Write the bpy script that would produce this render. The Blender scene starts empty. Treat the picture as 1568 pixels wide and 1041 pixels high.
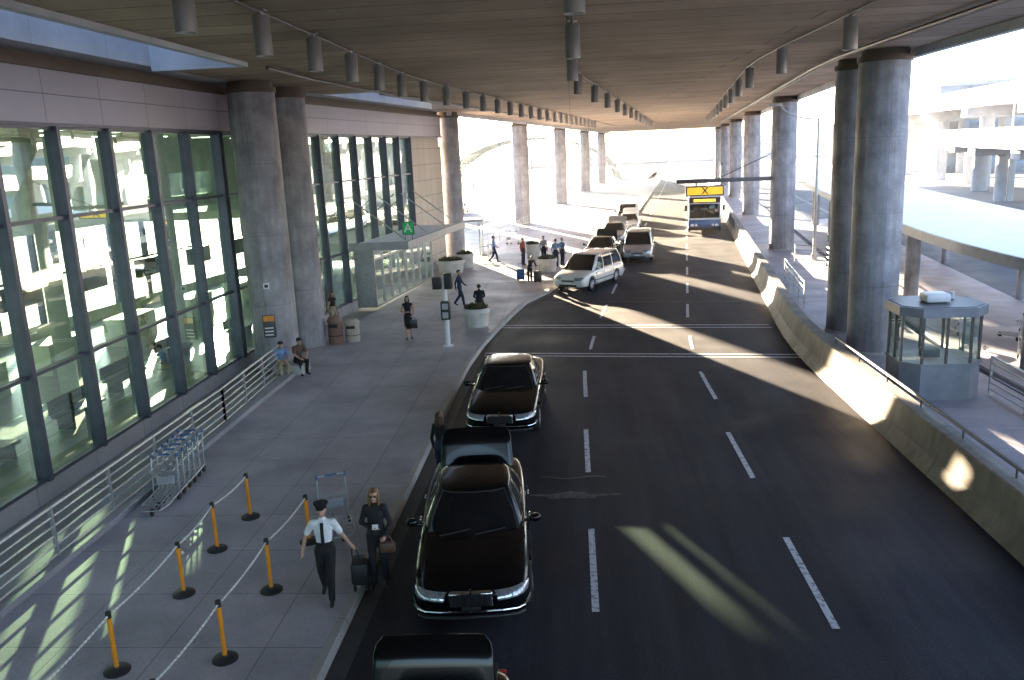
import bpy, bmesh, math, random
from mathutils import Vector, Matrix, Quaternion
random.seed(7)
sc=bpy.context.scene
R=math.radians
# ---------------------------------------------------------------- helpers
def link(ob,parent=None):
    sc.collection.objects.link(ob)
    if parent is not None: ob.parent=parent
    return ob
def empty(name,loc=(0,0,0),rot=0,s=1):
    e=bpy.data.objects.new(name,None);e.empty_display_size=.2
    e.location=loc;e.rotation_euler=(0,0,rot);e.scale=(s,s,s);return link(e)
def shade(me,ang=35):
    for p in me.polygons:p.use_smooth=True
    try: me.set_sharp_from_angle(angle=R(ang))
    except Exception: pass
def obj(name,verts,faces,mats,parent=None,smooth=None,mi=None):
    me=bpy.data.meshes.new(name);me.from_pydata([tuple(v) for v in verts],[],faces)
    if not isinstance(mats,(list,tuple)):mats=[mats]
    for m in mats:me.materials.append(m)
    if mi:
        for p,i in zip(me.polygons,mi):p.material_index=i
    bm=bmesh.new();bm.from_mesh(me);bmesh.ops.recalc_face_normals(bm,faces=bm.faces);bm.to_mesh(me);bm.free()
    if smooth:shade(me,smooth)
    return link(bpy.data.objects.new(name,me),parent)
class MB:
    """mesh accumulator"""
    def __init__(s):s.v=[];s.f=[];s.m=[]
    def add(s,v,f,m=0):
        o=len(s.v);s.v+= [Vector(a) for a in v];s.f+=[tuple(i+o for i in q) for q in f];s.m+=[m]*len(f)
    def box(s,x0,x1,y0,y1,z0,z1,m=0):
        s.add([(x0,y0,z0),(x1,y0,z0),(x1,y1,z0),(x0,y1,z0),(x0,y0,z1),(x1,y0,z1),(x1,y1,z1),(x0,y1,z1)],
              [(0,3,2,1),(4,5,6,7),(0,1,5,4),(1,2,6,5),(2,3,7,6),(3,0,4,7)],m)
    def bbox(s,x0,x1,y0,y1,z0,z1,b=.02,m=0,seg=2):
        bm=bmesh.new();bmesh.ops.create_cube(bm,size=1)
        for v in bm.verts:v.co=Vector(((x0+x1)/2+v.co.x*(x1-x0),(y0+y1)/2+v.co.y*(y1-y0),(z0+z1)/2+v.co.z*(z1-z0)))
        bmesh.ops.bevel(bm,geom=bm.edges[:],offset=b,segments=seg,affect='EDGES',profile=.5)
        bm.verts.ensure_lookup_table();bm.verts.index_update()
        s.add([v.co for v in bm.verts],[tuple(v.index for v in f.verts) for f in bm.faces],m);bm.free()
    def tube(s,p0,p1,r0,r1=None,n=10,m=0,cap=True):
        p0=Vector(p0);p1=Vector(p1);r1=r0 if r1 is None else r1
        d=(p1-p0);
        if d.length<1e-6:return
        q=d.to_track_quat('Z','Y')
        v=[]
        for p,r in((p0,r0),(p1,r1)):
            for i in range(n):
                a=2*math.pi*i/n;v.append(p+q@Vector((r*math.cos(a),r*math.sin(a),0)))
        f=[(i,(i+1)%n,n+(i+1)%n,n+i) for i in range(n)]
        if cap:f+=[tuple(range(n))[::-1],tuple(range(n,2*n))]
        s.add(v,f,m)
    def pipe(s,pts,r,n=8,m=0):
        for a,b in zip(pts[:-1],pts[1:]):s.tube(a,b,r,n=n,m=m)
        for a in pts[1:-1]:s.ball(a,(r*1.02,)*3,n=n,k=4,m=m)
    def ball(s,c,r,n=12,k=8,m=0,q=None):
        c=Vector(c);v=[];f=[]
        if not hasattr(r,'__len__'):r=(r,r,r)
        for j in range(k+1):
            t=math.pi*j/k
            for i in range(n):
                a=2*math.pi*i/n
                p=Vector((r[0]*math.sin(t)*math.cos(a),r[1]*math.sin(t)*math.sin(a),r[2]*math.cos(t)))
                if q:p=q@p
                v.append(c+p)
        for j in range(k):
            for i in range(n):
                a=j*n+i;b=j*n+(i+1)%n
                if j==0:f.append((a,a+n,b+n))
                elif j==k-1:f.append((a,a+n,b))
                else:f.append((a,a+n,b+n,b))
        s.add(v,f,m)
    def lathe(s,prof,n=32,m=0,org=(0,0,0),axis='Z'):
        v=[];f=[];o=Vector(org)
        for (r,z) in prof:
            for i in range(n):
                a=2*math.pi*i/n
                if axis=='Z':p=Vector((r*math.cos(a),r*math.sin(a),z))
                else:p=Vector((z,r*math.cos(a),r*math.sin(a)))
                v.append(o+p)
        for j in range(len(prof)-1):
            for i in range(n):
                a=j*n+i;b=j*n+(i+1)%n
                f.append((a,b,b+n,a+n))
        if prof[0][0]>1e-4:f.append(tuple(range(n))[::-1])
        if prof[-1][0]>1e-4:
            o2=(len(prof)-1)*n;f.append(tuple(range(o2,o2+n)))
        s.add(v,f,m)
    def make(s,name,mats,parent=None,smooth=35):
        return obj(name,s.v,s.f,mats,parent,smooth,s.m)
# ---------------------------------------------------------------- materials
def nt(name):
    m=bpy.data.materials.new(name);m.use_nodes=True
    t=m.node_tree;b=t.nodes['Principled BSDF'];return m,t,b
def mat(name,col,rough=.6,metal=0,spec=.5,var=.12,vs=3.,bump=.0,bs=40.,coat=0,emit=0,ecol=None):
    m,t,b=nt(name);N=t.nodes;L=t.links
    b.inputs['Roughness'].default_value=rough;b.inputs['Metallic'].default_value=metal
    b.inputs['Specular IOR Level'].default_value=spec
    b.inputs['Coat Weight'].default_value=coat;b.inputs['Coat Roughness'].default_value=.03
    tc=N.new('ShaderNodeTexCoord')
    nz=N.new('ShaderNodeTexNoise');nz.inputs['Scale'].default_value=vs;nz.inputs['Detail'].default_value=6
    L.new(tc.outputs['Object'],nz.inputs['Vector'])
    r=N.new('ShaderNodeMapRange');r.inputs['To Min'].default_value=1-var;r.inputs['To Max'].default_value=1+var
    r.inputs['From Min'].default_value=.3;r.inputs['From Max'].default_value=.7
    L.new(nz.outputs['Fac'],r.inputs['Value'])
    mx=N.new('ShaderNodeVectorMath');mx.operation='SCALE';mx.inputs[0].default_value=col[:3]
    L.new(r.outputs[0],mx.inputs['Scale']);L.new(mx.outputs[0],b.inputs['Base Color'])
    if bump:
        n2=N.new('ShaderNodeTexNoise');n2.inputs['Scale'].default_value=bs;n2.inputs['Detail'].default_value=4
        L.new(tc.outputs['Object'],n2.inputs['Vector'])
        bp=N.new('ShaderNodeBump');bp.inputs['Strength'].default_value=bump;bp.inputs['Distance'].default_value=.02
        L.new(n2.outputs['Fac'],bp.inputs['Height']);L.new(bp.outputs[0],b.inputs['Normal'])
    if emit:
        b.inputs['Emission Color'].default_value=(*(ecol or col)[:3],1);b.inputs['Emission Strength'].default_value=emit
    return m
def surf(name,col,rough=.7,bw=1.5,bh=1.5,mort=.012,mcol=.45,axes='xy',offset=0.,stain=.25,ss=.25,fine=.15,bump=.25,spec=.4,brickvar=.06,rvar=.1,streak=None,slo=.78,shi=1.12):
    m,t,b=nt(name);N=t.nodes;L=t.links
    b.inputs['Specular IOR Level'].default_value=spec
    tc=N.new('ShaderNodeTexCoord');sx=N.new('ShaderNodeSeparateXYZ');cx=N.new('ShaderNodeCombineXYZ')
    L.new(tc.outputs['Object'],sx.inputs[0])
    for i,a in enumerate(axes):L.new(sx.outputs['xyz'.index(a)],cx.inputs[i])
    br=N.new('ShaderNodeTexBrick');br.offset=offset;br.squash=1
    br.inputs['Scale'].default_value=1;br.inputs['Mortar Size'].default_value=mort;br.inputs['Mortar Smooth'].default_value=.3
    br.inputs['Brick Width'].default_value=bw;br.inputs['Row Height'].default_value=bh
    br.inputs['Color1'].default_value=(1-brickvar,)*3+(1,);br.inputs['Color2'].default_value=(1+brickvar,)*3+(1,)
    br.inputs['Mortar'].default_value=(mcol,)*3+(1,)
    L.new(cx.outputs[0],br.inputs['Vector'])
    def noise(sca,det,lo,hi,vec=None):
        n=N.new('ShaderNodeTexNoise');n.inputs['Scale'].default_value=sca;n.inputs['Detail'].default_value=det;n.inputs['Roughness'].default_value=.62
        L.new(vec or tc.outputs['Object'],n.inputs['Vector'])
        r=N.new('ShaderNodeMapRange');r.inputs['From Min'].default_value=.32;r.inputs['From Max'].default_value=.68
        r.inputs['To Min'].default_value=lo;r.inputs['To Max'].default_value=hi
        L.new(n.outputs['Fac'],r.inputs['Value']);return r.outputs[0],n
    a,_=noise(ss,8,1-stain,1+stain*.6);f,n2=noise(35,6,1-fine,1+fine)
    mu=N.new('ShaderNodeMath');mu.operation='MULTIPLY';L.new(a,mu.inputs[0]);L.new(f,mu.inputs[1])
    if streak:
        mp=N.new('ShaderNodeMapping');mp.inputs['Scale'].default_value=streak;L.new(tc.outputs['Object'],mp.inputs[0])
        k,_=noise(2.2,6,slo,shi,mp.outputs[0])
        m2=N.new('ShaderNodeMath');m2.operation='MULTIPLY';L.new(mu.outputs[0],m2.inputs[0]);L.new(k,m2.inputs[1]);mu=m2
    v1=N.new('ShaderNodeVectorMath');v1.operation='SCALE';L.new(br.outputs['Color'],v1.inputs[0]);L.new(mu.outputs[0],v1.inputs['Scale'])
    v2=N.new('ShaderNodeVectorMath');v2.operation='MULTIPLY';v2.inputs[1].default_value=col;L.new(v1.outputs[0],v2.inputs[0])
    L.new(v2.outputs[0],b.inputs['Base Color'])
    q,_=noise(.6,6,rough-rvar,rough+rvar);L.new(q,b.inputs['Roughness'])
    bp=N.new('ShaderNodeBump');bp.inputs['Strength'].default_value=bump;bp.inputs['Distance'].default_value=.01
    ad=N.new('ShaderNodeMath');ad.operation='SUBTRACT';L.new(n2.outputs['Fac'],ad.inputs[0]);L.new(br.outputs['Fac'],ad.inputs[1])
    L.new(ad.outputs[0],bp.inputs['Height']);L.new(bp.outputs[0],b.inputs['Normal'])
    return m
VS=(1.6,1.6,.12)
M={}
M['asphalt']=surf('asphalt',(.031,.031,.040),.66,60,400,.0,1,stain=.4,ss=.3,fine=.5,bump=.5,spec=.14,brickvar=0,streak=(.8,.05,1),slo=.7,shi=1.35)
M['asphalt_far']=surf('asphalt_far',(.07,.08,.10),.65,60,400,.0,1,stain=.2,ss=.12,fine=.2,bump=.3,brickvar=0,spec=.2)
M['walk']=surf('walk_concrete',(.40,.378,.42),.6,1.6,1.6,.010,.5,stain=.28,ss=.5,fine=.14,spec=.45)
M['ground']=surf('ground_concrete',(.34,.33,.32),.8,6,6,.03,.7,stain=.15,ss=.05)
M['kerb']=surf('kerb_concrete',(.42,.41,.39),.7,3,3,.012,.5,stain=.2,ss=.6)
M['barrier']=surf('barrier_concrete',(.28,.25,.22),.7,50,50,0,1,stain=.35,ss=.7,streak=VS,brickvar=0)
M['column']=surf('column_concrete',(.34,.335,.37),.65,50,2.4,.012,.75,axes='xz',stain=.4,ss=1.1,streak=VS,brickvar=.0,slo=.68)
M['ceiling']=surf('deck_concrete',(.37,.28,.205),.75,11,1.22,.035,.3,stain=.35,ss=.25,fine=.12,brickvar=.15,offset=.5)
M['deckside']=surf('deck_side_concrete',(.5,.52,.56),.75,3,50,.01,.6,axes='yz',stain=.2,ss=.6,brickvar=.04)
M['header']=surf('metal_panel',(.42,.39,.45),.42,2.4,1.5,.012,.3,axes='yz',stain=.08,ss=.3,fine=.02,bump=.1,brickvar=.03)
M['panelwall']=surf('panel_wall',(.52,.47,.42),.6,1.2,.95,.02,.4,axes='yz',stain=.1,ss=.3,fine=.04,brickvar=.04)
M['plinth']=surf('plinth_concrete',(.33,.33,.35),.7,2.4,3,.012,.5,axes='yz',stain=.25)
M['mullion']=mat('mullion_metal',(.10,.11,.15),.4,.6)
M['steel']=mat('galvanised_steel',(.42,.43,.45),.42,.7,var=.15,vs=8)
M['steeld']=mat('dark_steel',(.09,.09,.10),.45,.5)
M['lamp']=mat('lamp_housing',(.32,.31,.31),.4,.5)
M['lens']=mat('lamp_lens',(.75,.73,.68),.3)
M['brown']=mat('brown_trim',(.10,.07,.05),.6)
M['white']=mat('white_metal',(.75,.76,.78),.45,var=.06,vs=1)
M['grey']=mat('grey_paint',(.35,.36,.38),.5)
M['booth']=mat('booth_blue_grey_paint',(.20,.22,.26),.45)
M['black']=mat('black_plastic',(.02,.02,.022),.5)
M['rubber']=mat('tyre_rubber',(.02,.02,.02),.8,bump=.1)
M['chrome']=mat('chrome',(.7,.7,.7),.12,1,var=.02)
M['alloy']=mat('alloy',(.5,.5,.52),.3,.9)
M['paintblack']=mat('black_car_paint',(.003,.003,.004),.18,0,.3,coat=.25,var=.05)
M['paintwhite']=mat('white_car_paint',(.68,.68,.67),.25,0,.5,coat=.8,var=.03)
M['paintsilver']=mat('silver_car_paint',(.36,.37,.39),.3,.5,coat=.8,var=.03)
M['paintgrey']=mat('charcoal_car_paint',(.03,.033,.036),.25,.3,coat=.8,var=.03)
M['carglass']=mat('tinted_glass',(.008,.009,.011),.05,0,.5,var=.0)
M['light']=mat('headlamp_glass',(.38,.40,.43),.08,.5,var=.5,vs=30,coat=1)
M['tail']=mat('tail_lamp',(.35,.02,.02),.2)
M['yellow']=mat('yellow_paint',(.75,.28,.012),.45)
M['yellowlit']=mat('lit_yellow_sign',(.9,.55,.03),.5,emit=.6,ecol=(1,.6,.04))
M['amber']=mat('led_destination',(.9,.4,.05),.5,emit=2.,ecol=(1,.45,.06))
M['green']=mat('lit_green_sign',(.01,.22,.07),.5,emit=.2,ecol=(.02,.7,.2))
M['blue']=mat('blue_sign',(.03,.10,.28),.4)
M['orange']=mat('orange_panel',(.7,.28,.04),.5)
M['bluecart']=mat('blue_cart_plastic',(.04,.12,.30),.4)
M['redbrown']=mat('brown_bin',(.22,.13,.10),.6)
M['beige']=mat('beige_bin',(.45,.40,.34),.7,bump=.2)
M['planter']=mat('planter_concrete',(.62,.60,.56),.75,bump=.15)
M['soil']=mat('soil',(.05,.035,.025),.9)
M['interior']=mat('interior_wall',(.50,.55,.49),.7,vs=.4,var=.2)
M['intfloor']=mat('interior_floor',(.28,.29,.27),.3,vs=.5)
M['intlight']=mat('interior_lamp',(1,.9,.75),.5,emit=12,ecol=(1,.9,.72))
M['seat']=mat('interior_dark',(.05,.055,.06),.5)
def glass(name,tint,fac,rough=.015,wav=.02):
    m=bpy.data.materials.new(name);m.use_nodes=True;t=m.node_tree;N=t.nodes;L=t.links;N.clear()
    o=N.new('ShaderNodeOutputMaterial');mx=N.new('ShaderNodeMixShader');tr=N.new('ShaderNodeBsdfTransparent');gl=N.new('ShaderNodeBsdfGlossy')
    tr.inputs[0].default_value=(*tint,1);gl.inputs['Roughness'].default_value=rough;gl.inputs['Color'].default_value=(.84,.97,.9,1)
    lw=N.new('ShaderNodeLayerWeight');lw.inputs['Blend'].default_value=.35
    r=N.new('ShaderNodeMapRange');r.inputs['To Min'].default_value=fac;r.inputs['To Max'].default_value=1
    L.new(lw.outputs['Facing'],r.inputs['Value']);L.new(r.outputs[0],mx.inputs[0])
    tc=N.new('ShaderNodeTexCoord');nz=N.new('ShaderNodeTexNoise');nz.inputs['Scale'].default_value=.6;nz.inputs['Detail'].default_value=1
    L.new(tc.outputs['Object'],nz.inputs[0]);bp=N.new('ShaderNodeBump');bp.inputs['Strength'].default_value=.35;bp.inputs['Distance'].default_value=wav
    L.new(nz.outputs['Fac'],bp.inputs['Height']);L.new(bp.outputs[0],gl.inputs['Normal'])
    L.new(tr.outputs[0],mx.inputs[1]);L.new(gl.outputs[0],mx.inputs[2]);L.new(mx.outputs[0],o.inputs[0]);return m
M['glass']=glass('facade_glass',(.56,.80,.68),.30,wav=.012)
M['backglass']=glass('rear_tinted_glass',(.50,.62,.54),.05,wav=.002)
M['boothglass']=glass('booth_glass',(.85,.92,.9),.08,wav=.005)
def paintmat():
    m,t,b=nt('road_paint');N=t.nodes;L=t.links
    tc=N.new('ShaderNodeTexCoord');nz=N.new('ShaderNodeTexNoise');nz.inputs['Scale'].default_value=9;nz.inputs['Detail'].default_value=8;nz.inputs['Roughness'].default_value=.75
    L.new(tc.outputs['Object'],nz.inputs[0]);cr=N.new('ShaderNodeValToRGB')
    cr.color_ramp.elements[0].position=.36;cr.color_ramp.elements[0].color=(.08,.08,.08,1)
    cr.color_ramp.elements[1].position=.50;cr.color_ramp.elements[1].color=(.58,.58,.62,1)
    L.new(nz.outputs['Fac'],cr.inputs[0]);L.new(cr.outputs[0],b.inputs['Base Color']);b.inputs['Roughness'].default_value=.6
    return m
M['paint']=paintmat()
# ---------------------------------------------------------------- alignment (the road bends ~7.4 deg to the right)
def off(s):
    if s<26:return 0
    if s<34:return .13*(s-26)**2/16
    return .52+.13*(s-34)
def P(lx,s,z):return Vector((lx+off(s),s,z))
def srange(a,b,st=3.):
    n=max(1,int(math.ceil((b-a)/st)));return [a+(b-a)*i/n for i in range(n+1)]
def sweep(name,prof,sl,m,parent=None,smooth=None,closed=True):
    fn=prof if callable(prof) else (lambda s:prof)
    v=[];f=[];n=len(fn(sl[0]))
    for s in sl:v+=[P(a,s,z) for a,z in fn(s)]
    for j in range(len(sl)-1):
        for i in range(n if closed else n-1):
            k=(i+1)%n;f.append((j*n+i,j*n+k,(j+1)*n+k,(j+1)*n+i))
    if closed:
        f.append(tuple(range(n)));o=(len(sl)-1)*n;f.append(tuple(range(o,o+n)))
    return obj(name,v,f,m,parent,smooth)
def rect(x0,x1,z0,z1):return [(x0,z0),(x1,z0),(x1,z1),(x0,z1)]
def sbox(name,x0,x1,s0,s1,z0,z1,m,parent=None):return sweep(name,rect(x0,x1,z0,z1),srange(s0,s1),m,parent)
def sheet(name,x0,x1,s0,s1,z,m,parent=None):
    return sweep(name,[(x0,z),(x1,z)],srange(s0,s1),m,parent,closed=False)
# ---------------------------------------------------------------- ground & roads
obj('ground',[(-900,-300,-.03),(900,-300,-.03),(900,1500,-.03),(-900,1500,-.03)],[(0,1,2,3)],M['ground'])
def curbx(s):
    pts=[(-30,-3.75),(24,-3.75),(40,-3.75),(44,-2.9),(54,-2.3),(65,-1.7),(90,-1.2),(200,-1.)]
    for (a,x),(b,y) in zip(pts[:-1],pts[1:]):
        if s<=b:return x+(y-x)*(s-a)/(b-a)
    return -1
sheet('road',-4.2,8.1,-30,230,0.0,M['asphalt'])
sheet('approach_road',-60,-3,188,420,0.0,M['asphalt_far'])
sweep('sidewalk',lambda s:[(-10.6 if s<57 else -16,-.02),(curbx(s)-.16,-.02),(curbx(s)-.16,.13),(-10.6 if s<57 else -16,.13)],srange(-25,56.9)+srange(57,180),M['walk'])
sweep('kerb',lambda s:[(curbx(s)-.157,-.02),(curbx(s)+.02,-.02),(curbx(s),.105),(curbx(s)-.03,.134),(curbx(s)-.157,.136)],srange(-25,180),M['kerb'])
sweep('gutter',lambda s:[(curbx(s)+.02,.004),(curbx(s)+.32,.004)],srange(-25,180),mat('gutter',(.05,.05,.052),.7),closed=False)
mk=MB()
def mquad(pts):
    mk.add([Vector((p[0],p[1],.008)) for p in pts],[tuple(range(len(pts)))])
def mdash(lx,s0,s1,w=.12):
    for a,b in zip(srange(s0,s1,1.5)[:-1],srange(s0,s1,1.5)[1:]):
        p=[P(lx-w/2,a,0),P(lx+w/2,a,0),P(lx+w/2,b,0),P(lx-w/2,b,0)];mquad(p)
for k in range(-3,30):
    s0=12.4+6.03*k
    if 28<s0+1.5<36:continue
    mdash(.2 if s0<24 else .25,s0,s0+3.05)
    mdash(3.82 if s0<24 else 4.0,s0-.5,s0+2.6)
mdash(.35,30.6,32.8);mdash(4.05,30.2,32.4)
for y0 in (28.95,29.35,33.9,34.4):
    xa,xb=-3.35,7.75
    for i in range(12):
        a=xa+(xb-xa)*i/12;b=xa+(xb-xa)*(i+1)/12
        mquad([(a,y0+.14*(4.5-a)*.9-.0,0),(b,y0+.14*(4.5-b)*.9,0),(b,y0+.14*(4.5-b)*.9+.13,0),(a,y0+.14*(4.5-a)*.9+.13,0)])
mk.make('road_markings',M['paint'],smooth=None)
pt=MB()
for y0,xa,xb in((18.1,-.9,.6),(40.3,-3.2,7.4),(48.6,-2.3,7.3)):
    for i in range(14):
        a=xa+(xb-xa)*i/14;b=xa+(xb-xa)*(i+1)/14;j=lambda q:y0+.06*math.sin(q*5)+off(y0)*.0-.14*q*(y0>30)
        pt.add([(a+off(y0),j(a),.004),(b+off(y0),j(b),.004),(b+off(y0),j(b)+.07,.004),(a+off(y0),j(a)+.07,.004)],[(0,1,2,3)])
pt.make('tar_joints',mat('tar',(.012,.012,.012),.4),smooth=None)
pm=MB();c0=Vector((-.15,17.1,.0045));ring=[c0+Vector((math.cos(t)*(.9+.25*math.sin(3*t)+random.uniform(-.12,.12)),math.sin(t)*(.17+.05*math.sin(5*t)+random.uniform(-.03,.03)),0)) for t in [2*math.pi*i/30 for i in range(30)]]
pm.add([c0]+ring,[(0,i+1,(i+1)%30+1) for i in range(30)]);pm.make('worn_asphalt_patch',mat('worn_asphalt',(.07,.066,.062),.85,var=.6,vs=9,bump=.6),smooth=None)
# ---------------------------------------------------------------- right side barrier and median
bar=empty('concrete_barrier')
segs=srange(-24,150,6.0)
for a,b in zip(segs[:-1],segs[1:]):
    sweep('barrier_segment',[(7.5,-.02),(7.58,.08),(7.72,.32),(7.82,.92),(7.85,.95),(8.2,.95),(8.24,.9),(8.3,-.02)],srange(a+.012,b-.012,2),M['barrier'],bar)
rl=MB()
def path(lx,z,s0,s1,st=2):return [P(lx,s,z) for s in srange(s0,s1,st)]
rl.pipe(path(8.1,1.16,-20,26.5),.04,m=0)
for s in srange(-20,26.5,2.3):rl.tube(P(8.1,s,.94),P(8.1,s,1.16),.022)
rl.make('barrier_handrail',M['steeld'])
sbox('median_walkway',8.32,12.2,-20,150,-.02,.12,M['walk'])
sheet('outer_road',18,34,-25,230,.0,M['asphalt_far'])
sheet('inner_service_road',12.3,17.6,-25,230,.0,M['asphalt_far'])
mm=MB()
for lx in (22,26,30,15):
    for s0 in srange(0,150,7.):
        p=[P(lx-.07,s0,.006),P(lx+.07,s0,.006),P(lx+.07,s0+3,.006),P(lx-.07,s0+3,.006)];mm.add(p,[(0,1,2,3)])
mm.make('outer_road_markings',M['paint'],smooth=None)
def railing(name,pts,h=1.1,n=5,post=2.,r=.022,z0=.13,kick=False):
    mb=MB()
    for a,b in zip(pts[:-1],pts[1:]):
        a=Vector((a[0],a[1],z0));b=Vector((b[0],b[1],z0));L_=(b-a).length
        k=max(1,round(L_/post))
        for i in range(k+1):
            p=a.lerp(b,i/k);mb.box(p.x-.03,p.x+.03,p.y-.03,p.y+.03,z0,z0+h);mb.box(p.x-.08,p.x+.08,p.y-.08,p.y+.08,z0,z0+.015)
        for j in range(n):
            z=h*(j+1)/n-.02
            rr=r*1.5 if j==n-1 else r
            mb.tube(a+Vector((0,0,z)),b+Vector((0,0,z)),rr,n=8)
    return mb.make(name,M['steel'])
railing('guard_railing',[(-9.75,6.0),(-9.8,22.0),(-10.0,27.2)],n=6)
railing('guard_railing',[(11.4,14.),(11.4,23.5)],n=6,z0=.12)
railing('guard_railing',[(13.5,43),(14.3,49),(12.9,50.5)],n=4,z0=.12)
railing('guard_railing',[(9.9,37),(10.9,44.6)],n=4,z0=.12)
railing('guard_railing',[(-6.7,62),(-4.2,80)],n=4)
sbox('rail_plinth',-10.05,-9.55,-10,27.5,.13,.26,M['plinth'])
# ---------------------------------------------------------------- overhead deck
DZ=9.9;DT=11.5
dk=empty('elevated_roadway_deck')
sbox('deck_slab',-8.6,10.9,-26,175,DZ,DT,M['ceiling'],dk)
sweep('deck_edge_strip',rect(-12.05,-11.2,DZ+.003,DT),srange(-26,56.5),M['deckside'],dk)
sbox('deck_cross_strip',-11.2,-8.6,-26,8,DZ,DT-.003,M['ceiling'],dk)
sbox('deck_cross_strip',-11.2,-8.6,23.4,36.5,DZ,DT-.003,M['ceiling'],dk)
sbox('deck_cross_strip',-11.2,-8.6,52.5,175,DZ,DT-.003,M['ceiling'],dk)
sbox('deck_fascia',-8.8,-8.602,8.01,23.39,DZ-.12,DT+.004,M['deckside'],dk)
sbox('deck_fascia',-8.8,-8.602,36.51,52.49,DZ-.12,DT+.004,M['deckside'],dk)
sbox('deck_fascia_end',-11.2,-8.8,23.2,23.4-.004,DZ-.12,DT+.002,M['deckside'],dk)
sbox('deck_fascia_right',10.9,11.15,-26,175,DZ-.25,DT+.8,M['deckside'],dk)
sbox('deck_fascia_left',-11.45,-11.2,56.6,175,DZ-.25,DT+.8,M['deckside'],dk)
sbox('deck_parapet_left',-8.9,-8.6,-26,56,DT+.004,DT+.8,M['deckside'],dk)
cd=MB()
for lx in (-5.4,.1,6.1):cd.pipe(path(lx,DZ-.04,-10,120,4),.025)
cd.pipe(path(8.6,DZ-.12,-10,120,4),.06);cd.pipe(path(8.9,DZ-.08,-10,120,4),.035);cd.pipe(path(-8.3,DZ-.1,24,120,4),.05)
cd.make('ceiling_conduits',M['steeld'])
def column(lx,s,z0=.1,r=.78):
    c=empty('concrete_column',P(lx,s,0))
    mb=MB();mb.lathe([(r,z0),(r,DZ-.38)],n=48)
    mb.make('shaft',M['column'],c,60)
    mb=MB();mb.lathe([(r+.05,DZ-.38),(r+.05,DZ-.2),(r-.05,DZ-.2),(r-.05,DZ-.005)],n=48);mb.make('collar',M['brown'],c,40)
    mb=MB();mb.lathe([(r+.04,z0),(r+.04,z0+.06),(r+.002,z0+.1)],n=48);mb.make('base_ring',M['kerb'],c,40)
    return c
for s,xl,xr in ((29.0,-10.75,9.95),(32.2,-10.95,9.95),(57.5,-11.72,10.2),(85,-12.1,10.2),(113,-12.2,10.2),(141,-12.2,10.2),(169,-12.2,10.2),(-2,-10.7,10)):
    column(xl,s);column(xr,s)
sbox('column_beam',-12.9,-11.46,57,172,DZ+.002,DT-.01,M['ceiling'],dk)
# ---------------------------------------------------------------- hanging lamps
lm=None
def hlamp(lx,s):
    global lm
    o=P(lx,s,DZ)
    if lm is None:
        mb=MB();mb.lathe([(.0,-.1),(.14,-.1),(.155,-.14),(.155,-.78),(.14,-.78),(.13,-.7)],n=24,m=0)
        mb.tube((0,0,0),(0,0,-.12),.05);mb.lathe([(.0,-.69),(.132,-.705)],n=24,m=1);mb.box(-.1,.1,-.1,.1,-.03,0,0)
        ob=mb.make('ceiling_lamp',[M['lamp'],M['lens']]);lm=ob.data;ob.location=o
    else:
        ob=bpy.data.objects.new('ceiling_lamp',lm);link(ob);ob.location=o
for s in [12.4+3.15*k for k in range(26)]:hlamp(-5.4,s)
for s in [12.6+6.2*k for k in range(15)]:hlamp(.1,s);
for s in [20+6.2*k for k in range(13)]:hlamp(6.15,s)
# ---------------------------------------------------------------- terminal building
tb=empty('terminal_building')
WX=-12.0
sbox('base_wall',-12.3,WX+.05,-25,56.5,-.02,.5,M['plinth'],tb)
sbox('header_band',-12.4,WX+.12,-25,56.5,8.35,9.55,M['header'],tb)
sbox('header_trim',-12.4,WX+.22,-25,56.5,9.55,9.68,M['brown'],tb)
sbox('header_lip',-12.4,WX+.2,-25,56.5,8.28,8.35,M['mullion'],tb)
sbox('soffit',-12.4,WX-.05,-25,56.5,9.68,DZ+.003,M['brown'],tb)
sbox('upper_storey',-24.3,WX-.052,-25,56.5,DZ+.004,17.,M['deckside'],tb)
sbox('roof_parapet',-24.5,WX+.1,-25,56.6,17.,17.5,M['header'],tb)
sbox('end_wall',-24.3,WX+.04,56.1,56.5,.5,7.7,M['panelwall'],tb)
sbox('end_wall_upper',-24.3,-19.6,56.1,56.5,7.7,9.9,M['panelwall'],tb)
sbox('end_wall_upper',-18.5,-12.41,56.1,56.5,7.7,9.9,M['panelwall'],tb)
sbox('end_wall_upper',-19.6,-18.5,56.1,56.5,8.45,9.9,M['panelwall'],tb)  # gap left under this piece is shaped to throw one sun patch on the road
sbox('panel_wall',-12.4,WX+.04,50,56.1,.5,8.28,M['panelwall'],tb)
for a,b in((-25,42),(50,56.0)):
    sbox('back_wall_upper',-24.3,-24,a,b,4.6,9.89,M['interior'],tb)
sbox('back_wall_upper',-24.3,-24,42,50,4.6,5.6,M['interior'],tb)
sbox('back_wall_upper',-24.3,-24,42,50,6.85,9.89,M['interior'],tb)
sbox('back_wall_sill',-24.3,-24,-25,56.0,0,.7,M['interior'],tb)
bm_=MB()
for s in srange(-24,56,2.6):
    p=P(-24.15,s,0);bm_.box(p.x-.12,p.x+.12,p.y-.09,p.y+.09,.7,4.6)
    if 42<s<50:bm_.box(p.x-.12,p.x+.12,p.y-.09,p.y+.09,5.6,6.85)
for a,b in zip(srange(-25,56)[:-1],srange(-25,56)[1:]):
    A=P(-24.15,a,2.7);B=P(-24.15,b,2.7);bm_.tube(A,B,.06,n=6)
bm_.make('back_wall_mullions',M['mullion'],tb,None)
bg_=MB()
A=[P(-24.2,42,5.6),P(-24.2,50,5.6),P(-24.2,50,6.85),P(-24.2,42,6.85)];bg_.add(A,[(0,1,2,3)]);bg_.make('back_wall_glazing',M['backglass'],tb,None)  # tinted pane added to dim the sun patches on the sidewalk
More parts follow.
